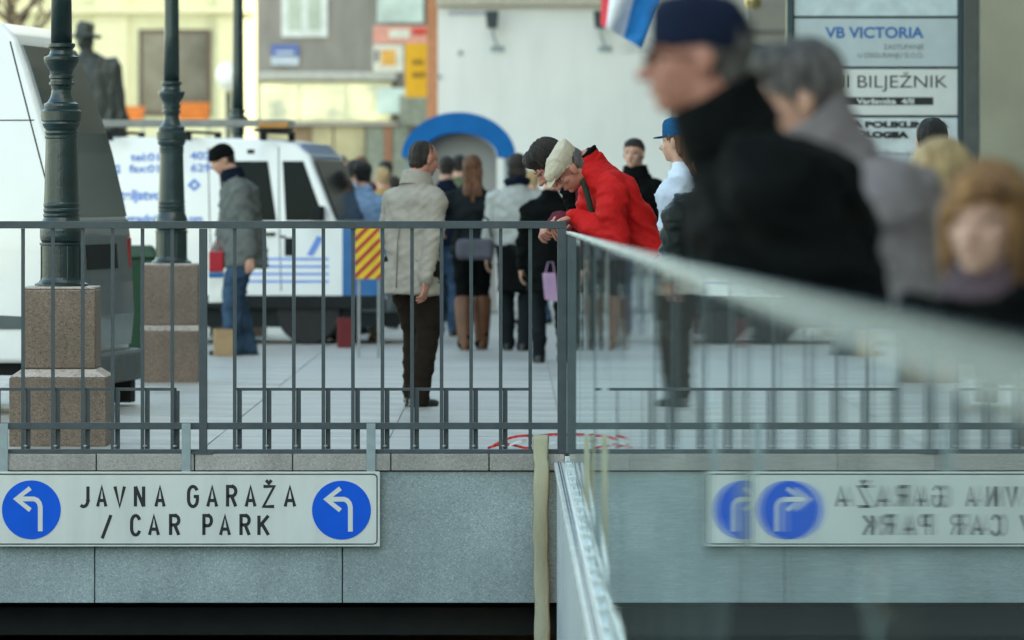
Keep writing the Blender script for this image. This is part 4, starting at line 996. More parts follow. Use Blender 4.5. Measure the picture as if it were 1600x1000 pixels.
def person(label, loc, face, H=1.75, lean=4, bend=0, head=(0, 0, 0), garment='coat', gcol=None, hem=.46, bulk=1., shoulder=1., trousers=None, shoes=None,
           hair=H_DARK, style='short', hat=None, hatcol=None, skin=SKIN, near=0, feet=None, wrists=(None, None), skirt=None, boots=None, collar=None, scarf=None,
           glasses=False, hands=None, poles=None, foldamp=.007, depth=1., seed=1, group=None, headscale=1., hoff=(0, 0, 0), highcollar=0, legw=1., hipsway=0, belly=0.):
    """a figure facing local -Y; head=(pitch down, yaw, roll) degrees"""
    t = empty('person', loc, R(face), label, 'person', group)
    X = Vector((1, 0, 0)); vox = .011 if near == 2 else (.013 if near else .02)
    # spine
    hip = Vector((hipsway, 0, .525*H)); ll = R(lean); lb = R(lean+bend)
    u1 = Vector((0, -math.sin(ll), math.cos(ll))); u2 = Vector((0, -math.sin(lb), math.cos(lb))); f1 = Vector((0, -math.cos(ll), -math.sin(ll))); f2 = Vector((0, -math.cos(lb), -math.sin(lb)))
    waist = hip+u1*.09*H; chest = waist+(u1+u2).normalized()*.11*H; neck = chest+u2*.115*H
    # head frame
    pit, yaw, rol = head
    M = (Matrix.Rotation(R(yaw), 3, 'Z') @ Matrix.Rotation(R(pit), 3, 'X') @ Matrix.Rotation(R(rol), 3, 'Y'))
    hf, hu, hr = M @ Vector((0, -1, 0)), M @ Vector((0, 0, 1)), M @ Vector((1, 0, 0))
    h = .134*H*headscale
    nb = neck+u2*.02*H+f2*.005*H
    hc = nb + (u2*.5+hu*.5).normalized()*.017*H + hf*.02*H + hu*.055*H + Vector(hoff)*H
    HM = np.array([list(hr), list(-hf), list(hu)]).T      # local x=right, y=back, z=up
    def hp(x, f, z_): return hc+hr*x*h+hf*f*h+hu*z_*h
    hv = .0045 if near == 2 else (.006 if near else .011)
    hd = [ell(hp(0, -.07, .12), (.325*h, .40*h, .365*h), HM), ell(hp(0, .09, -.14), (.245*h, .285*h, .33*h), HM), ell(hp(0, .24, -.37), (.10*h, .10*h, .085*h), HM, 8)]
    hd += [ell(hp(0, .08, -.26), (.225*h, .22*h, .18*h), HM, 10)]
    hd += chain([hp(0, .345, .05), hp(0, .43, -.10), hp(0, .455, -.135)], [.03*h, .045*h, .058*h]) + [ell(hp(-.045, .40, -.14), (.035*h,)*3, None, 6), ell(hp(.045, .40, -.14), (.035*h,)*3, None, 6)]
    hd += chain([hp(-.17, .29, .085), hp(-.06, .345, .075), hp(.06, .345, .075), hp(.17, .29, .085)], [.045*h]*4)
    hd += [ell(hp(sx*.15, .22, -.10), (.10*h, .10*h, .09*h), HM, 8) for sx in (-1, 1)]
    hd += [ell(hp(sx*.33, -.03, -.03), (.035*h, .085*h, .135*h), HM, 8) for sx in (-1, 1)]
    hd += chain([hp(-.085, .32, -.265), hp(0, .355, -.26), hp(.085, .32, -.265)], [.03*h, .042*h, .03*h])
    nk = chain([neck-u2*.03*H, nb+u2*.01*H, hp(0, -.08, -.22)], [.040*H, .036*H, .036*H])
    meshes = [rem(hd+nk, hv, 3 if near else 2, 'h')]
    # limbs
    sw = .113*H*shoulder
    sh = [neck-u2*.048*H+X*sw*sx for sx in (-1, 1)]
    wr = []; el = []
    l1, l2 = .172*H, .15*H
    for i, sx in enumerate((-1, 1)):
        tgt = wrists[i] if wrists[i] is not None else (sx*(sw+.035*H), -.03*H-math.sin(ll)*.12*H, sh[i].z-.315*H)
        pole = (poles or [None, None])[i] or (sx*.35, 1, -.2)
        e, w_ = ik(sh[i], tgt, l1, l2, pole); el.append(e); wr.append(w_)
    ft = feet or ((-.065*H, 0), (.065*H, 0))
    hips = [hip+X*.052*H*sx for sx in (-1, 1)]; ank = [Vector((x, y, (.045*H) + (f_[2] if len(f_) > 2 else 0))) for f_ in ft for x, y in [(f_[0], f_[1])]]
    kn = []
    for i in range(2):
        k_, a_ = ik(hips[i], ank[i], .245*H, .245*H, (0, -1, .1)); kn.append(k_)
    bp = []
    for i in range(2):
        bp += chain([hips[i], kn[i], ank[i]], [.048*H, .026*H, .016*H]) + chain([sh[i], el[i], wr[i]], [.017*H, .016*H, .0145*H])
        bp += chain([ank[i], ank[i]+Vector((0, -.05*H, -.028*H))], [.014*H, .009*H])
    bp += [loft([(hip-u1*.02*H, .085*H, .055*H, X, f1), (waist, .075*H, .05*H, X, f1), (chest, .085*H, .055*H, X, f2), (neck-u2*.02*H, .06*H, .035*H, X, f2)])]
    meshes.append(rem(bp, .02, 1, 'b'))
    hl = .104*H
    for i, sx in enumerate((-1, 1)):
        hh = (hands or [None, None])[i]
        fore = (wr[i]-el[i]).normalized()
        if hh: dd, nn, ss, cu = hh
        else: dd, nn, ss, cu = fore*.6+Vector((0, -.1, -.6)), (-sx, 0.2, 0), (-.0*sx, -1, 0), 20
        meshes.append(rem(hand_parts(wr[i], dd, nn, hl, ss, cu), .0042 if near else .009, 1, 'hd'))
    bme = joinm(meshes, 'body'); body_ = new(bme, 'body', skin, t)
    # face details
    if near:
        for sx in (-1, 1):
            new(rem([ell(hp(sx*.125, .285, .0), (.052*h, .035*h, .027*h), HM, 8)], .0025*2, 0, 'eye'), 'eye', EYEW, t)
            new(rem([ell(hp(sx*.125, .312, .0), (.026*h, .014*h, .025*h), HM, 8)], .003, 0, 'iris'), 'iris', IRIS, t)
            new(rem(chain([hp(sx*.075, .315, .018), hp(sx*.125, .33, .034), hp(sx*.18, .29, .016)], [.009*h, .012*h, .008*h]), .003, 0, 'eyelid'), 'eyelid', IRIS, t)
            new(rem(chain([hp(sx*.07, .365, .115), hp(sx*.19, .30, .12)], [.016*h, .012*h]), .003, 0, 'eyebrow'), 'eyebrow', hair, t)
        new(rem(chain([hp(-.075, .335, -.262), hp(0, .372, -.256), hp(.075, .335, -.262)], [.014*h, .03*h, .014*h]), .003, 1, 'lips'), 'lips', LIP, t)
    if glasses:
        for sx in (-1, 1):
            c_ = hp(sx*.14, .40, .0); g = MB(); pts = [c_+hr*(.09*h*math.cos(a*math.pi/6))+hu*(.075*h*math.sin(a*math.pi/6)) for a in range(13)]
            g.tube(pts, .006*h*1.6, 6); g.tube([hp(sx*.23, .39, .01), hp(sx*.33, .1, .02), hp(sx*.34, -.05, 0)], .008*h, 6); go = g.obj('glasses_frame', black_pl, t)
        g = MB(); g.tube([hp(-.05, .42, .01), hp(.05, .42, .01)], .008*h, 6); g.obj('glasses_frame', black_pl, t)
    # garments
    gc = gcol
    B = bulk
    zh = hem*H
    hemc = Vector((hip.x, -math.sin(ll)*.02*H, zh))
    rings = []
    if zh < hip.z-.02*H:
        rings += [(hemc, .108*H*B*1.06, .078*H*B*1.12, X, Vector((0, -1, 0))), ((hemc+hip)/2, .106*H*B*1.02, .078*H*B*1.05, X, Vector((0, -1, 0)))]
    rings += [(hip+u1*.01*H, .103*H*B, (.074+belly*.5)*H*B, X, f1), (waist+f1*belly*.5*H, .097*H*B, (.070*depth+belly)*H*B, X, f1),
              (waist*.45+chest*.55-f2*.006*H, .105*H*B, .073*depth*H*B, X, f2), (chest+u2*.035*H-f2*.01*H, .112*H*shoulder*min(B, 1.12), .070*depth*H*B, X, f2),
              (neck-u2*.055*H-f2*.008*H, .108*H*shoulder, .058*depth*H*B, X, f2), (neck-u2*.022*H, .075*H, .052*H, X, f2), (neck+u2*.012*H, .048*H, .044*H, X, f2), (neck+u2*.03*H, .043*H, .042*H, X, f2)]
    gp_ = [loft(rings)]
    for i in range(2):
        fore = (wr[i]-el[i]).normalized(); up_ = (el[i]-sh[i]).normalized()
        gp_ += chain([sh[i]-X*(.02*H*(-1, 1)[i])-u2*.008*H, sh[i]+up_*.03*H, sh[i]+up_*.09*H, el[i], el[i]+fore*.06*H, wr[i]-fore*.005*H], [.038*H*B, .041*H*B, .037*H*B, .034*H*B, .031*H*B, .026*H*B])
    gm = rem(gp_, vox, 3, garment); fold(gm, foldamp, seed, (6, 6, 13)); fold(gm, foldamp*.45, seed+1, (17, 17, 33)); go = new(gm, garment, gc, t)
    # front opening, pockets and hem seam give the garment its make
    if near or True:
        pass
    if collar is not None:
        cm = rem([loft([(neck-u2*.012*H, .064*H, .060*H, X, f2), (neck+u2*.02*H, .056*H, .056*H, X, f2), (neck+u2*(.042+.03*highcollar)*H-f2*.012*highcollar*H, (.050+.004*highcollar)*H, (.051+.004*highcollar)*H, X, f2)])], .008, 1, 'collar'); fold(cm, .0025, seed+9, (9, 9, 9)); new(cm, 'collar', collar, t)
    if scarf is not None:
        pr = []
        for k_ in range(12):
            a = 2*math.pi*k_/12; b_ = 2*math.pi*(k_+1)/12
            pt = lambda q: neck+u2*(.022+.006*math.sin(3*q))*H+X*.050*H*math.cos(q)+f2*.050*H*math.sin(q)
            pr.append(cone(pt(a), pt(b_), .019*H, .019*H, 8))
        pr += chain([neck+f2*.06*H, chest+f2*.085*H, chest-u2*.06*H+f2*.09*H], [.022*H, .024*H, .02*H])
        sm = rem(pr, .007, 1, 'scarf'); fold(sm, .004, seed+3, (22, 22, 30)); new(sm, 'scarf', scarf, t)
    if skirt is not None:
        sk = rem([loft([(Vector((hip.x, 0, .30*H)), .10*H, .085*H, X, Vector((0, -1, 0))), (Vector((hip.x, 0, .42*H)), .10*H, .078*H, X, Vector((0, -1, 0))), (hip+Vector((0, 0, .03*H)), .09*H, .065*H, X, Vector((0, -1, 0)))])], vox, 1, 'skirt'); fold(sk, .006, seed, (16, 16, 3)); new(sk, 'skirt', skirt, t)
    if trousers is not None:
        tp_ = []
        for i in range(2):
            tp_ += chain([hips[i]+Vector((0, 0, .02*H)), hips[i]*.5+kn[i]*.5, kn[i], kn[i]*.5+ank[i]*.5, ank[i]-Vector((0, 0, .018*H))], [q*H*legw for q in (.058, .050, .041, .038, .037)])
        tp_ += [ell(hip, (.095*H, .07*H, .06*H))]
        tm = rem(tp_, vox, 2, 'trousers'); fold(tm, foldamp*.8, seed+5, (8, 8, 16)); new(tm, 'trousers', trousers, t)
    for i in range(2):
        fy = Vector((0, -1, 0)); a_ = ank[i]; g0 = a_.z-.045*H
        sp = [ell(a_+Vector((0, .012*H, -.022*H)), (.026*H, .034*H, .024*H), None, 8), ell(a_+Vector((0, -.055*H, -.03*H)), (.028*H, .062*H, .016*H), None, 8),
              loft([(Vector((a_.x, a_.y-.03*H, g0+.0)), .026*H, .082*H, X, fy), (Vector((a_.x, a_.y-.03*H, g0+.009*H)), .026*H, .082*H, X, fy)], 20)]
        if boots is not None:
            sp += chain([a_-Vector((0, 0, .01*H)), kn[i]*.55+a_*.45, kn[i]*.85+a_*.15], [.036*H, .047*H, .050*H])
        new(rem(sp, .009, 1, 'shoe'), 'boot' if boots is not None else 'shoe', boots or shoes or black_pl, t)
    # hair
    hsd = []
    if style == 'short': hsd = [ell(hp(0, -.12, .16), (.35*h, .385*h, .365*h), HM), ell(hp(0, -.22, -.05), (.28*h, .24*h, .27*h), HM), ell(hp(0, .1, .30), (.28*h, .22*h, .19*h), HM)]
    if style == 'thick': hsd = [ell(hp(0, -.10, .20), (.39*h, .42*h, .38*h), HM), ell(hp(0, -.24, -.05), (.31*h, .26*h, .30*h), HM), ell(hp(0, .16, .36), (.31*h, .22*h, .20*h), HM)]
    if style == 'balding': hsd = [ell(hp(0, -.22, -.12), (.30*h, .24*h, .27*h), HM), ell(hp(0, -.20, .02), (.345*h, .29*h, .29*h), HM), ell(hp(0, -.12, .17), (.332*h, .372*h, .335*h), HM)]
    if style == 'fringe': hsd = [ell(hp(0, -.12, .10), (.338*h, .375*h, .34*h), HM), ell(hp(0, -.24, -.08), (.29*h, .24*h, .26*h), HM)]
    if style == 'long':
        hsd = [ell(hp(0, -.10, .17), (.37*h, .41*h, .37*h), HM)] + [cone(hp(sx*.16, -.2, 0), neck-u2*(.045+.03*(sx == 0))*H+X*sx*.035*H-f2*.065*H, .23*h, .11*h) for sx in (-1, -.45, 0, .5, 1)] + [ell(hp(0, .1, .32), (.28*h, .22*h, .17*h), HM)]
    if style == 'bobback': hsd = [ell(hp(0, -.10, .19), (.39*h, .42*h, .39*h), HM), ell(hp(0, -.22, -.15), (.37*h, .26*h, .36*h), HM)]
    if style == 'bob':
        hsd = [ell(hp(0, -.10, .17), (.37*h, .41*h, .37*h), HM), ell(hp(0, -.22, -.15), (.34*h, .25*h, .36*h), HM), ell(hp(.06, .20, .29), (.29*h, .19*h, .15*h), HM)] + \
              [ell(hp(sx*.325, -.02, -.18), (.075*h, .20*h, .38*h), HM) for sx in (-1, 1)] + chain([hp(.12, .33, .28), hp(-.12, .33, .17), hp(-.29, .20, .0)], [.09*h, .09*h, .08*h])
    if hsd:
        hm = rem(hsd, .006 if near else .010, 2, 'hair')
        # strands: ridges that run along the head's up axis
        n = len(hm.vertices); c = np.empty(n*3); hm.vertices.foreach_get('co', c); c = c.reshape(-1, 3); no = np.empty(n*3); hm.vertices.foreach_get('normal', no); no = no.reshape(-1, 3)
        rel = (c-np.array(hc)) @ HM; ang = np.arctan2(rel[:, 0], rel[:, 1]); r_ = np.random.RandomState(seed)
        f = sum(np.sin(ang*k_ + rel[:, 2]*r_.uniform(-22, 22)/h*.25 + r_.rand()*6)*a_ for k_, a_ in ((9, 1.), (17, .9), (31, .8), (47, .5)))
        f += .8*np.sin(rel[:, 2]*30+ang*3)
        c += no*(f*.0085*h*(1.3 if style in ('bob', 'long', 'thick') else .8))[:, None]; hm.vertices.foreach_set('co', c.ravel()); hm.update()
        new(hm, 'hair', hair, t)
    if hat == 'beanie':
        ht = rem([loft([(hp(0, -.04-.0*k_, z_), a*h, b*h, hr, hf) for k_, (z_, a, b) in enumerate(((.13, .365, .435), (.27, .37, .44), (.40, .33, .39), (.50, .24, .29), (.55, .10, .12)))]),
                  loft([(hp(0, -.04, .06), .37*h, .44*h, hr, hf), (hp(0, -.04, .09), .39*h, .46*h, hr, hf), (hp(0, -.04, .19), .39*h, .46*h, hr, hf), (hp(0, -.04, .22), .37*h, .44*h, hr, hf)])], .006, 2, 'beanie'); fold(ht, .0025, seed, (30, 30, 8)); new(ht, 'beanie', hatcol, t)
    if hat == 'cap':
        ht = rem([loft([(hp(0, -.05+k_*.012, z_), a*h, b*h, hr, hf) for k_, (z_, a, b) in enumerate(((.10, .355, .42), (.24, .365, .435), (.40, .345, .41), (.50, .27, .33), (.56, .12, .16)))])], .006, 3, 'cap'); fold(ht, .003, seed, (12, 12, 12)); new(ht, 'cap', hatcol, t)
        new(rem([loft([(hp(0, .40, .11), .25*h, .22*h, hr, hf+hu*-.15), (hp(0, .40, .135), .25*h, .22*h, hr, hf+hu*-.15)])], .005, 1, 'visor'), 'visor', hatcol, t)
    if hat == 'flatcap':
        ht = rem([loft([(hp(0, .02, .10), .345*h, .44*h, hr, hf-hu*.10), (hp(0, .03, .22), .385*h, .48*h, hr, hf-hu*.12), (hp(0, .01, .34), .385*h, .465*h, hr, hf-hu*.16), (hp(0, -.04, .455), .335*h, .41*h, hr, hf-hu*.20), (hp(0, -.06, .52), .20*h, .26*h, hr, hf-hu*.24)]),
                  loft([(hp(0, .40, .09), .24*h, .22*h, hr, hf-hu*.30), (hp(0, .40, .115), .24*h, .22*h, hr, hf-hu*.30)])], .005, 3, 'cap'); fold(ht, .0035, seed, (14, 14, 16)); new(ht, 'flat_cap', hatcol, t)
        for sx in (-.5, 0, .5):
            sg_ = rem(chain([hp(sx*.36, .40-abs(sx)*.1, .20), hp(sx*.55, .2, .37), hp(sx*.6, -.05, .43-abs(sx)*.08), hp(sx*.5, -.3, .36), hp(sx*.3, -.44, .2)], [.012*h]*5), .004, 0, 'cap_seam'); new(sg_, 'cap_seam', hatcol, t)
        bm_2 = rem(chain([hp(-.34, .05, .11), hp(-.25, -.28, .10), hp(0, -.42, .09), hp(.25, -.28, .10), hp(.34, .05, .11)], [.03*h]*5), .005, 1, 'hat_band'); new(bm_2, 'hat_band', hatcol, t)
    if hat == 'brim':
        ht = rem([loft([(hp(0, -.05, z_), a*h, b*h, hr, hf) for z_, a, b in ((.14, .62, .70), (.175, .62, .70))]), loft([(hp(0, -.05, z_), a*h, b*h, hr, hf) for z_, a, b in ((.15, .37, .44), (.35, .36, .43), (.62, .31, .38), (.66, .24, .3))])], .008, 2, 'hat'); new(ht, 'hat', hatcol, t)
    t['_'] = 0; del t['_']
    P_ = dict(root=t, neck=neck, chest=chest, waist=waist, hip=hip, f1=f1, f2=f2, u1=u1, u2=u2, sh=sh, el=el, wr=wr, hp=hp, H=H, hr=hr, hf=hf, hu=hu, h=h, B=B)
    return P_
def stripe_on(P, name, m, pts, w_, th=.004):
    mb = MB(); mb.tube(pts, w_, 8, flat=th/w_); return mb.obj(name, m, P['root'], smooth=True)

grey_jk = cloth('grey work jacket', (.115, .125, .12)); jeans = cloth('blue jeans', (.040, .075, .125), var=.45, scale=7); greycoat = cloth('light grey coat', (.34, .305, .26), bump=.08)
brown_tr = cloth('dark brown trousers', (.020, .014, .010)); blk = cloth('black cloth', (.004, .005, .005)); charcoal = cloth('charcoal cloth', (.012, .015, .017)); navy = cloth('navy cloth', (.006, .010, .020))
shoe_b = mat('black shoe leather', (.012, .012, .012), .35); boot_br = mat('tan boot leather', (.12, .046, .02), .5, var=.2); lightgrey = cloth('pale grey jacket cloth', (.38, .39, .37)); red_j = cloth('red jacket nylon', (.52, .014, .016), rough=.6, bump=.2, var=.1)
maroon = cloth('maroon knit', (.12, .022, .035), bump=.6, bscale=90); denim = cloth('pale denim cloth', (.20, .32, .48), var=.2); taupe = cloth('mauve grey coat', (.20, .175, .175)); palegw = cloth('pale blue white jacket', (.60, .66, .74)); 
linen = cloth('beige cap cloth', (.50, .44, .34), var=.08, bump=.3, bscale=120)
def at(px, Y, z=0): return (PX(px, Y), Y, z)

# 1 man in a beanie
P = person('man in black beanie and grey jacket walking left beside the lettered van', at(382, 49.8), -78, H=1.87, lean=7, bend=6, head=(20, 4, 0), legw=1.22, garment='jacket', gcol=grey_jk, hem=.41, bulk=1.28, trousers=jeans, shoes=shoe_b, style='short', hair=H_BLK, hat='beanie', hatcol=blk, seed=3,
       feet=((-.10, .05), (.10, -.12)), wrists=((-.16, -.20, .84), (.27, .02, .80)), collar=navy)
bg_ = empty('shopping_bag', at(338, 49.7, .55), 0, 'red, blue and white bag hanging beside the man in beanie', 'bag')
for nm, m, z0_, z1_ in (('upper_panel', red_p, .18, .36), ('middle_panel', blue_p, .13, .178), ('lower_panel', tape_w, -.09, .128)):
    mb = MB(); mb.box(-.065, .065, -.05, .05, z0_, z1_); mb.obj(nm, m, bg_, .01)
mb = MB(); mb.tube([(-.04, 0, .36), (-.02, 0, .44), (.02, 0, .44), (.04, 0, .36)], .006, 6); mb.obj('handle', red_p, bg_)
# 2 man in the light grey coat
P = person('man in light grey coat standing with back turned behind the railing', at(643, 37.6), 142, H=1.77, lean=3, bend=4, head=(10, -22, 0), garment='coat', gcol=greycoat, hem=.42, bulk=1.05, shoulder=.97, foldamp=.0055, trousers=brown_tr, shoes=shoe_b, style='balding', hair=H_DARK, near=1, seed=11,
       feet=((-.075, .02), (.06, -.10)), legw=1.1, wrists=((-.20, .10, .84), (.14, -.20, .92)), poles=((-1, .5, 0), (1, .2, 0)), collar=greycoat, skin=SKIN2)
# hands: own right hand hangs; details on the coat
stripe_on(P, 'back_seam', cloth('coat seam', (.22, .21, .19)), [P['neck']-P['f2']*.095*1.2-P['u2']*.10, P['waist']-P['f1']*.155, P['hip']-P['f1']*.16+Vector((0, 0, -.15))], .006, .003)
# 3, 4 women walking away
P = person('woman with long auburn hair, dark jacket and tan boots walking away', at(738, 51.4), 182, H=1.76, lean=2, garment='jacket', gcol=charcoal, hem=.50, bulk=1.02, trousers=blk, boots=boot_br, style='long', hair=H_BRN, seed=21,
       feet=((-.09, -.13), (.07, .10)), wrists=((-.20, -.05, 1.02), (.30, -.12, 1.12)))
hb = empty('handbag', at(742, 50.9, .84), 0, 'grey handbag against the back of the auburn haired woman', 'handbag')
mb = MB(); mb.box(-.17, .17, -.06, .06, -.02, .17); mb.obj('bag_body', cloth('grey bag leather', (.09, .09, .11)), hb, .05, seg=4)
mb = MB(); mb.tube([(-.15, 0, .18), (-.12, 0, .34), (0, 0, .42), (.12, 0, .34), (.15, 0, .18)], .01, 8); mb.obj('strap', blk, hb)
P = person('dark haired woman in pale grey jacket with dark scarf walking away', at(808, 51.2), 178, H=1.765, lean=2, garment='jacket', gcol=lightgrey, hem=.52, bulk=1.03, shoulder=1.05, skirt=blk, trousers=charcoal, shoes=shoe_b, style='bobback', hair=H_DARK, seed=22,
       feet=((-.06, .10), (.09, -.12)), scarf=navy)
# 5-7 further people
person('man in navy jacket and jeans walking away, left of auburn haired woman', at(697, 56.5), 178, H=1.79, garment='jacket', gcol=navy, hem=.50, trousers=jeans, shoes=shoe_b, style='short', hair=H_DARK, seed=23, feet=((-.08, .1), (.08, -.1)))
person('dark haired person in olive coat between navy jacket and auburn hair', at(716, 63), 170, H=1.85, garment='coat', gcol=cloth('olive cloth', (.10, .12, .07)), hem=.40, trousers=blk, style='short', hair=H_BLK, seed=24)
person('person in pale denim jacket with black hair behind the striped barrier', at(572, 54.8), 200, H=1.72, lean=8, garment='jacket', gcol=denim, hem=.47, bulk=1.15, trousers=cloth('striped beige trousers', (.30, .27, .22)), shoes=boot_br, style='thick', hair=H_BLK, seed=25, feet=((-.05, .16), (.12, -.1)))
person('person in grey cap and blue sweater beside the van windscreen', at(548, 57.5), 150, H=1.76, garment='sweater', gcol=cloth('sky blue cloth', (.22, .36, .52)), hem=.48, trousers=charcoal, style='short', hair=H_DARK, seed=26)
for i, (px_, Y_, hgt, lab, hr_, gc_) in enumerate(((531, 66, 1.86, 'pink faced person facing the camera above the van windscreen', H_GREY, charcoal), (566, 70, 1.88, 'brown haired person in far crowd above the black haired one', H_BRN, maroon),
        (601, 60, 1.70, 'person in ochre coat in far crowd left of the grey coat', H_BLD, cloth('ochre cloth', (.42, .27, .10))), (607, 72, 1.84, 'tall dark person in far crowd under the rust shop bay', H_BLK, blk),
        (620, 64, 1.62, 'dark haired person in brown jacket touching the grey coat outline', H_DARK, cloth('brown cloth', (.08, .05, .035))), (838, 62, 1.68, 'blonde person in far crowd right of the pale grey jacket', H_BLD, cloth('beige cloth', (.36, .30, .22))))):
    person(lab, at(px_, Y_), (10 if i == 0 else 185+i*9), H=hgt, garment='coat', gcol=gc_, hem=.42, trousers=(charcoal, jeans)[i % 2], style='short', hair=hr_, seed=30+i, feet=((-.08, .08), (.08, -.08)))
# navy coat person behind the leaning men
person('person in dark navy coat behind the man in flat cap, pink bag side', at(862, 47.5), 190, H=1.66, garment='coat', gcol=blk, hem=.36, bulk=1.1, trousers=charcoal, shoes=shoe_b, style='short', hair=H_DARK, seed=40)
pb = empty('pink_bag', at(858, 47.0, PZ(472, 47)), 0, 'pink carrier bag seen between the railing bars near the corner', 'bag')
mb = MB(); mb.add([(-.055,-.04,.24),(.055,-.04,.24),(.055,.04,.24),(-.055,.04,.24),(-.035,-.04,.02),(.08,-.04,0),(.08,.04,0),(-.035,.04,.02)], [(0,1,2,3),(7,6,5,4),(0,4,5,1),(1,5,6,2),(2,6,7,3),(3,7,4,0)]); mb.obj('bag_body', mat('pink plastic', (.40,.24,.38), .5), pb, .01)
mb = MB(); mb.tube([(-.03, 0, .24), (-.01, 0, .33), (.03, 0, .33), (.045, 0, .24)], .005, 6); mb.obj('handle', MATS['pink plastic'], pb)

# 8 red jacket man leaning over the corner
P = person('man in red jacket and beige flat cap leaning over the railing corner', at(1018, 30.95), -80, H=1.94, lean=28, bend=7, head=(47, 6, 0), hoff=(0, .006, -.048), depth=.80, garment='jacket', gcol=red_j, hem=.50, bulk=1.12, shoulder=1.0, headscale=.93, trousers=cloth('dark red brown trousers', (.06, .02, .02)), shoes=shoe_b,
       style='fringe', hair=H_GREY, hat='flatcap', hatcol=linen, skin=SKIN2, near=2, seed=52, feet=((-.10, .05), (.10, -.08)),
       wrists=((-.06, -.415, 1.25), (.12, -.44, 1.285)), poles=((-.9, .3, -1), (.6, .6, -.8)),
       hands=(((0, -1, -.25), (0, -.25, -1), (.9, -.2, 0), 42), ((-.15, -1, -.30), (0, -.25, -1), (-.9, -.2, 0), 30)), foldamp=.0075)
Pr = P
green = cloth('dark green lining', (.03, .045, .035))
n_, u2, f2, Hh = P['neck'], P['u2'], P['f2'], P['H']
stripe_on(P, 'zip_placket', green, [n_+u2*.06+f2*.066+Vector((.045,0,0)), n_+f2*.085+Vector((.055,0,0)), n_*.5+P['chest']*.5+f2*.125+Vector((.06,0,0)), P['chest']+f2*.165+Vector((.05,0,0)), P['waist']+P['f1']*.18], .017, .012)
cm = rem([loft([(n_-u2*.0, .085, .080, Vector((1,0,0)), f2), (n_+u2*.05, .078, .082, Vector((1,0,0)), f2), (n_+u2*.09-f2*.01, .072, .078, Vector((1,0,0)), f2)])], .006, 1, 'collar'); fold(cm, .004, 5, (12,12,12)); new(cm, 'collar', red_j, P['root'])
cm = rem([loft([(n_+u2*.06, .068, .070, Vector((1,0,0)), f2), (n_+u2*.108-f2*.012, .066, .072, Vector((1,0,0)), f2)])], .006, 1, 'collar'); fold(cm, .003, 6, (12,12,12)); new(cm, 'collar_lining', blk, P['root'])
# 9 leaning person with maroon sleeve
person('dark haired person in maroon sweater leaning on railing beyond the red jacket', at(992, 31.75), -82, H=1.88, lean=24, bend=10, head=(50, 0, 0), garment='sweater', hoff=(0, -.02, -.01), gcol=maroon, hem=.50, bulk=1.25, trousers=charcoal, shoes=shoe_b,
       style='thick', hair=H_DARK, near=1, seed=61, skin=SKIN2, wrists=((-.12, -.42, 1.25), (.16, -.44, 1.27)), poles=((-.6, .3, -1), (.6, .6, -.8)), hands=(((0, -1, -.5), (0, -.3, -1), (.9, -.2, 0), 40), ((0, -1, -.5), (0, -.3, -1), (-.9, -.2, 0), 40)), scarf=blk, foldamp=.009)
# 10 man facing the camera
person('short haired man in black jacket facing the camera behind the red jacket', at(995, 47), -18, H=1.87, garment='jacket', gcol=blk, hem=.48, trousers=charcoal, style='short', hair=H_DARK, seed=62, collar=blk, near=1)
person('dark haired person half hidden right behind the red jacket shoulder', at(968, 60), 160, H=1.62, garment='coat', gcol=charcoal, hem=.4, trousers=blk, style='short', hair=H_BLK, seed=63)
# 11, 12
person('person in blue cap and pale blue jacket between red jacket and black coat', at(1082, 32.5), -118, H=1.83, garment='jacket', gcol=palegw, hem=.47, bulk=1.15, trousers=charcoal, style='long', hair=H_BRN, hat='cap', hatcol=cloth('cobalt cap cloth', (.008, .085, .20)), seed=64)
person('person in black leather jacket beside the red jacket, head behind black coat', at(1118, 28.8), -150, H=1.70, lean=4, garment='jacket', gcol=mat('black leather', (.006, .010, .010), .45, var=.2, bump=.15, bscale=20, spec=.15), hem=.47, bulk=1.3, trousers=charcoal, style='short', hair=H_DARK, near=1, seed=65, foldamp=.007)
# 13 man in the black coat, foreground
P = person('blurred man in navy cap and black coat walking left in foreground', at(1276, 12.0), -84, H=1.865, lean=11, bend=14, head=(0, 0, 0), hoff=(0, -.002, -.006), highcollar=.25, wrists=((-.12, -.05, .98), (.12, -.05, .98)), poles=((-1, .8, 0), (1, .8, 0)), garment='coat', gcol=blk, hem=.38, bulk=1.42, shoulder=1.12, trousers=blk, shoes=shoe_b, style='short', hair=H_GREY, hat='cap', hatcol=cloth('dark navy cap cloth', (.010, .016, .036)), glasses=True,
       near=1, seed=71, skin=SKIN2, collar=blk, feet=((-.08, .15), (.08, -.15)), headscale=1.0)
# 14 grey haired person in a mauve grey coat
P = person('blurred grey haired person in mauve grey coat behind the black coat', at(1508, 13.4), -80, H=1.865, depth=.85, lean=28, bend=9, head=(8, 0, 0), garment='coat', gcol=taupe, hem=.36, bulk=1.40, shoulder=1.15, trousers=charcoal, style='thick', hair=H_GREY, near=1, seed=72, skin=SKIN, collar=taupe, highcollar=1)
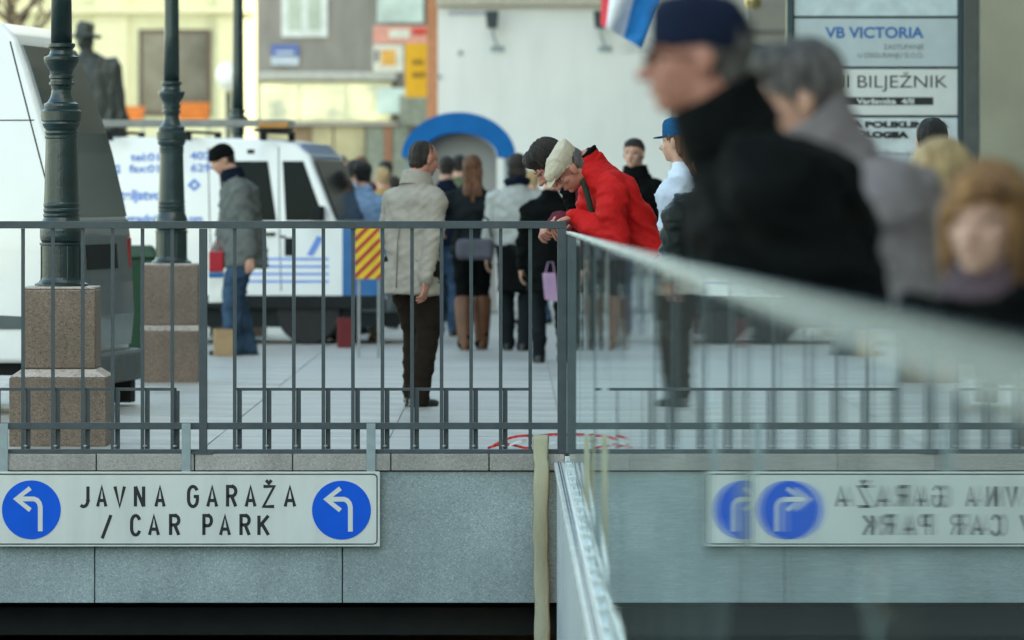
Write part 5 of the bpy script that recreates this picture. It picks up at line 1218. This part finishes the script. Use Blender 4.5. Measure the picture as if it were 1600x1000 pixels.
# 15 woman facing the camera at right edge
P = person('copper blonde woman facing the camera at the right edge, dark coat', at(1550, 11.2), -20, H=1.45, lean=2, head=(2, -4, 3), garment='coat', gcol=blk, hem=.4, bulk=1.15, shoulder=1.05, trousers=blk, style='bob', hair=H_CU, near=2, seed=73, skin=mat('fair skin', (.56, .33, .25), .5, var=.1, scale=20), collar=cloth('mauve scarf', (.11, .075, .09)), headscale=1.17)
person('blonde woman seen from behind, left of the copper blonde woman', at(1466, 16.2), 165, H=1.54, garment='coat', gcol=navy, hem=.4, bulk=1.1, trousers=charcoal, style='bobback', hair=H_BLD, near=1, seed=74, headscale=1.12)
person('dark haired person whose head shows in front of directory board', at(1456, 30), 175, H=1.81, garment='coat', gcol=blk, hem=.4, trousers=charcoal, style='short', hair=H_BLK, seed=75)
person('person in dark green brimmed hat behind the grey haired person', at(1203, 22), -60, H=1.97, garment='coat', gcol=cloth('dark green cloth', (.02, .04, .035)), hem=.4, trousers=charcoal, style='short', hair=H_GREY, hat='cap', hatcol=cloth('dark green felt', (.012, .035, .03)), seed=76)

# statue: bronze man in hat and coat on a plinth, back turned
YT = 72
stt = empty('bronze_statue', at(148, YT, 0), R(165), 'dark bronze statue of a man in hat and long coat above the van', 'statue')
br = mat('dark bronze', (.035, .042, .040), .5, metal=.3, var=.3, scale=6)
X3 = Vector((1, 0, 0)); Y3 = Vector((0, -1, 0)); S = YT/F
zt_ = PZ(35, YT)
pr = [ell((.13, 0, zt_-.22), (.115, .13, .16)), loft([((.13, 0, zt_-.19), .2, .22, X3, Y3), ((.13, 0, zt_-.165), .2, .22, X3, Y3)]), loft([((.13, 0, zt_-.17), .125, .15, X3, Y3), ((.13, 0, zt_-.03), .12, .14, X3, Y3), ((.13, 0, zt_), .09, .11, X3, Y3)])]
pr += chain([(.12, 0, zt_-.3), (.10, 0, zt_-.45)], [.08, .10])
pr += [loft([((0, 0, 1.55), .40, .28, X3, Y3), ((0, 0, 1.9), .38, .27, X3, Y3), ((0, 0, 2.4), .33, .25, X3, Y3), ((.03, 0, zt_-.62), .32, .22, X3, Y3), ((.05, 0, zt_-.47), .25, .17, X3, Y3), ((.10, 0, zt_-.40), .12, .12, X3, Y3)])]
pr += chain([(-.24, 0, zt_-.55), (-.34, 0, 2.35), (-.26, -.2, 2.0)], [.11, .10, .08]) + chain([(.3, 0, zt_-.55), (.36, 0, 2.35), (.28, -.2, 2.0)], [.11, .10, .08])
pr += chain([(-.13, 0, 1.7), (-.13, 0, 1.3)], [.12, .1]) + chain([(.13, 0, 1.7), (.13, 0, 1.3)], [.12, .1])
sm = rem(pr, .02, 2, 'figure'); fold(sm, .012, 4, (9, 9, 3)); new(sm, 'figure', br, stt)
mb = MB(); mb.box(-.5, .5, -.5, .5, 0, .3); mb.box(-.42, .42, -.42, .42, .302, 1.22); mb.obj('plinth', granite_pink, stt, .02)
# globe lamp
gl_ = empty('globe_lamp', at(357, 96, 0), 0, 'white glass globe lamp on short post before the yellow building', 'lamp')
mb = MB(); mb.lathe([(.05, PZ(137, 96)-.04), (.15, PZ(135, 96)), (.2, PZ(125, 96)), (.215, PZ(117, 96)), (.2, PZ(108, 96)), (.12, PZ(99, 96)), (.03, PZ(97, 96))], n=24)
mb.obj('globe', mat('opal glass', (.88, .88, .84), .3), gl_, smooth=True)
mb = MB(); mb.lathe([(.12, 0), (.06, .4), (.045, .5), (.045, PZ(138, 96)-.05)], n=12); mb.obj('post', iron_m, gl_, smooth=True)
# flag
fg_ = empty('flag', at(985, 62, PZ(75, 62)), 0, 'red, white and blue striped flag hanging slanted before white wall', 'flag')
cols = [mat('flag red', (.62, .03, .05), .8), mat('flag white', (.72, .74, .78), .8), mat('flag blue', (.0, .15, .42), .8)]
def flagpt(s_, t_):     # s across stripes 0..1, t down 0..1
    tl = Vector((945, -110)); trr = Vector((1078, -110)); blp = Vector((938, 38)); brp = Vector((1003, 76))
    p = (tl*(1-s_)+trr*s_)*(1-t_) + (blp*(1-s_)+brp*s_)*t_
    yo = 62 + .10*math.sin(s_*9+t_*3)*(.3+t_)
    return W(p.x, p.y, yo)
for k_ in range(3):
    mb = MB(fg_.location); vs = []; fs = []; ns, ntt = 6, 16
    lo, hi = ((0, .14), (.14, .56), (.56, 1))[k_]
    for off in (0, .006):
        for i in range(ns+1):
            for j in range(ntt+1):
                p = flagpt(lo+(hi-lo)*i/ns, j/ntt); vs.append((p.x, p.y+off, p.z))
    q = (ns+1)*(ntt+1)
    for i in range(ns):
        for j in range(ntt):
            a = i*(ntt+1)+j; fs.append((a, a+1, a+ntt+2, a+ntt+1)); fs.append((q+a, q+a+ntt+1, q+a+ntt+2, q+a+1))
    mb.add(vs, fs); mb.obj('stripe', cols[k_], fg_, smooth=True)
mb = MB(fg_.location); a, b = W(930, -112, 62.0), W(1100, -112, 62.0); mb.tube([a, b, (b.x+.5, 62, b.z+.3)], .02, 8); mb.obj('pole', steel, fg_)

# bare tree at top left
tree = empty('bare_tree', at(22, 88, 0), 0, 'bare branched winter tree at the top left behind the near van', 'tree')
bark = mat('bark', (.06, .05, .04), .9, var=.3)
mb = MB(); rr_ = random.Random(5)
base = [(0, 0, 0), (.03, 0, 1.5), (-.02, .02, 3.0), (.0, 0, 4.1)]
mb.tube(base, [.16, .13, .11, .085], 10); mb.obj('trunk', bark, tree, smooth=True)
cr = MB()
def branch(p, d, L_, r, lev):
    pts = [p]; rad = [r]
    q = p.copy(); dd = d.copy()
    for i in range(4):
        dd = (dd+Vector((rr_.uniform(-.2, .2), rr_.uniform(-.2, .2), rr_.uniform(-.05, .2)))).normalized(); q = q+dd*L_/4; pts.append(q.copy()); rad.append(r*(1-.17*(i+1)))
    cr.tube(pts, rad, 5)
    if lev:
        for i in (1, 2, 3, 4, 4):
            nd = (dd+Vector((rr_.uniform(-1, 1), rr_.uniform(-1, 1), rr_.uniform(-.3, .8)))).normalized(); branch(pts[i], nd, L_*.68, rad[i]*.6, lev-1)
for i in range(9):
    a = i*2.4; branch(Vector((0, 0, 3.6+i*.1)), Vector((math.cos(a), math.sin(a)*.7, .9)).normalized(), 1.5, .05, 3)
cr.obj('crown', bark, tree)
print('objects', len(bpy.data.objects))
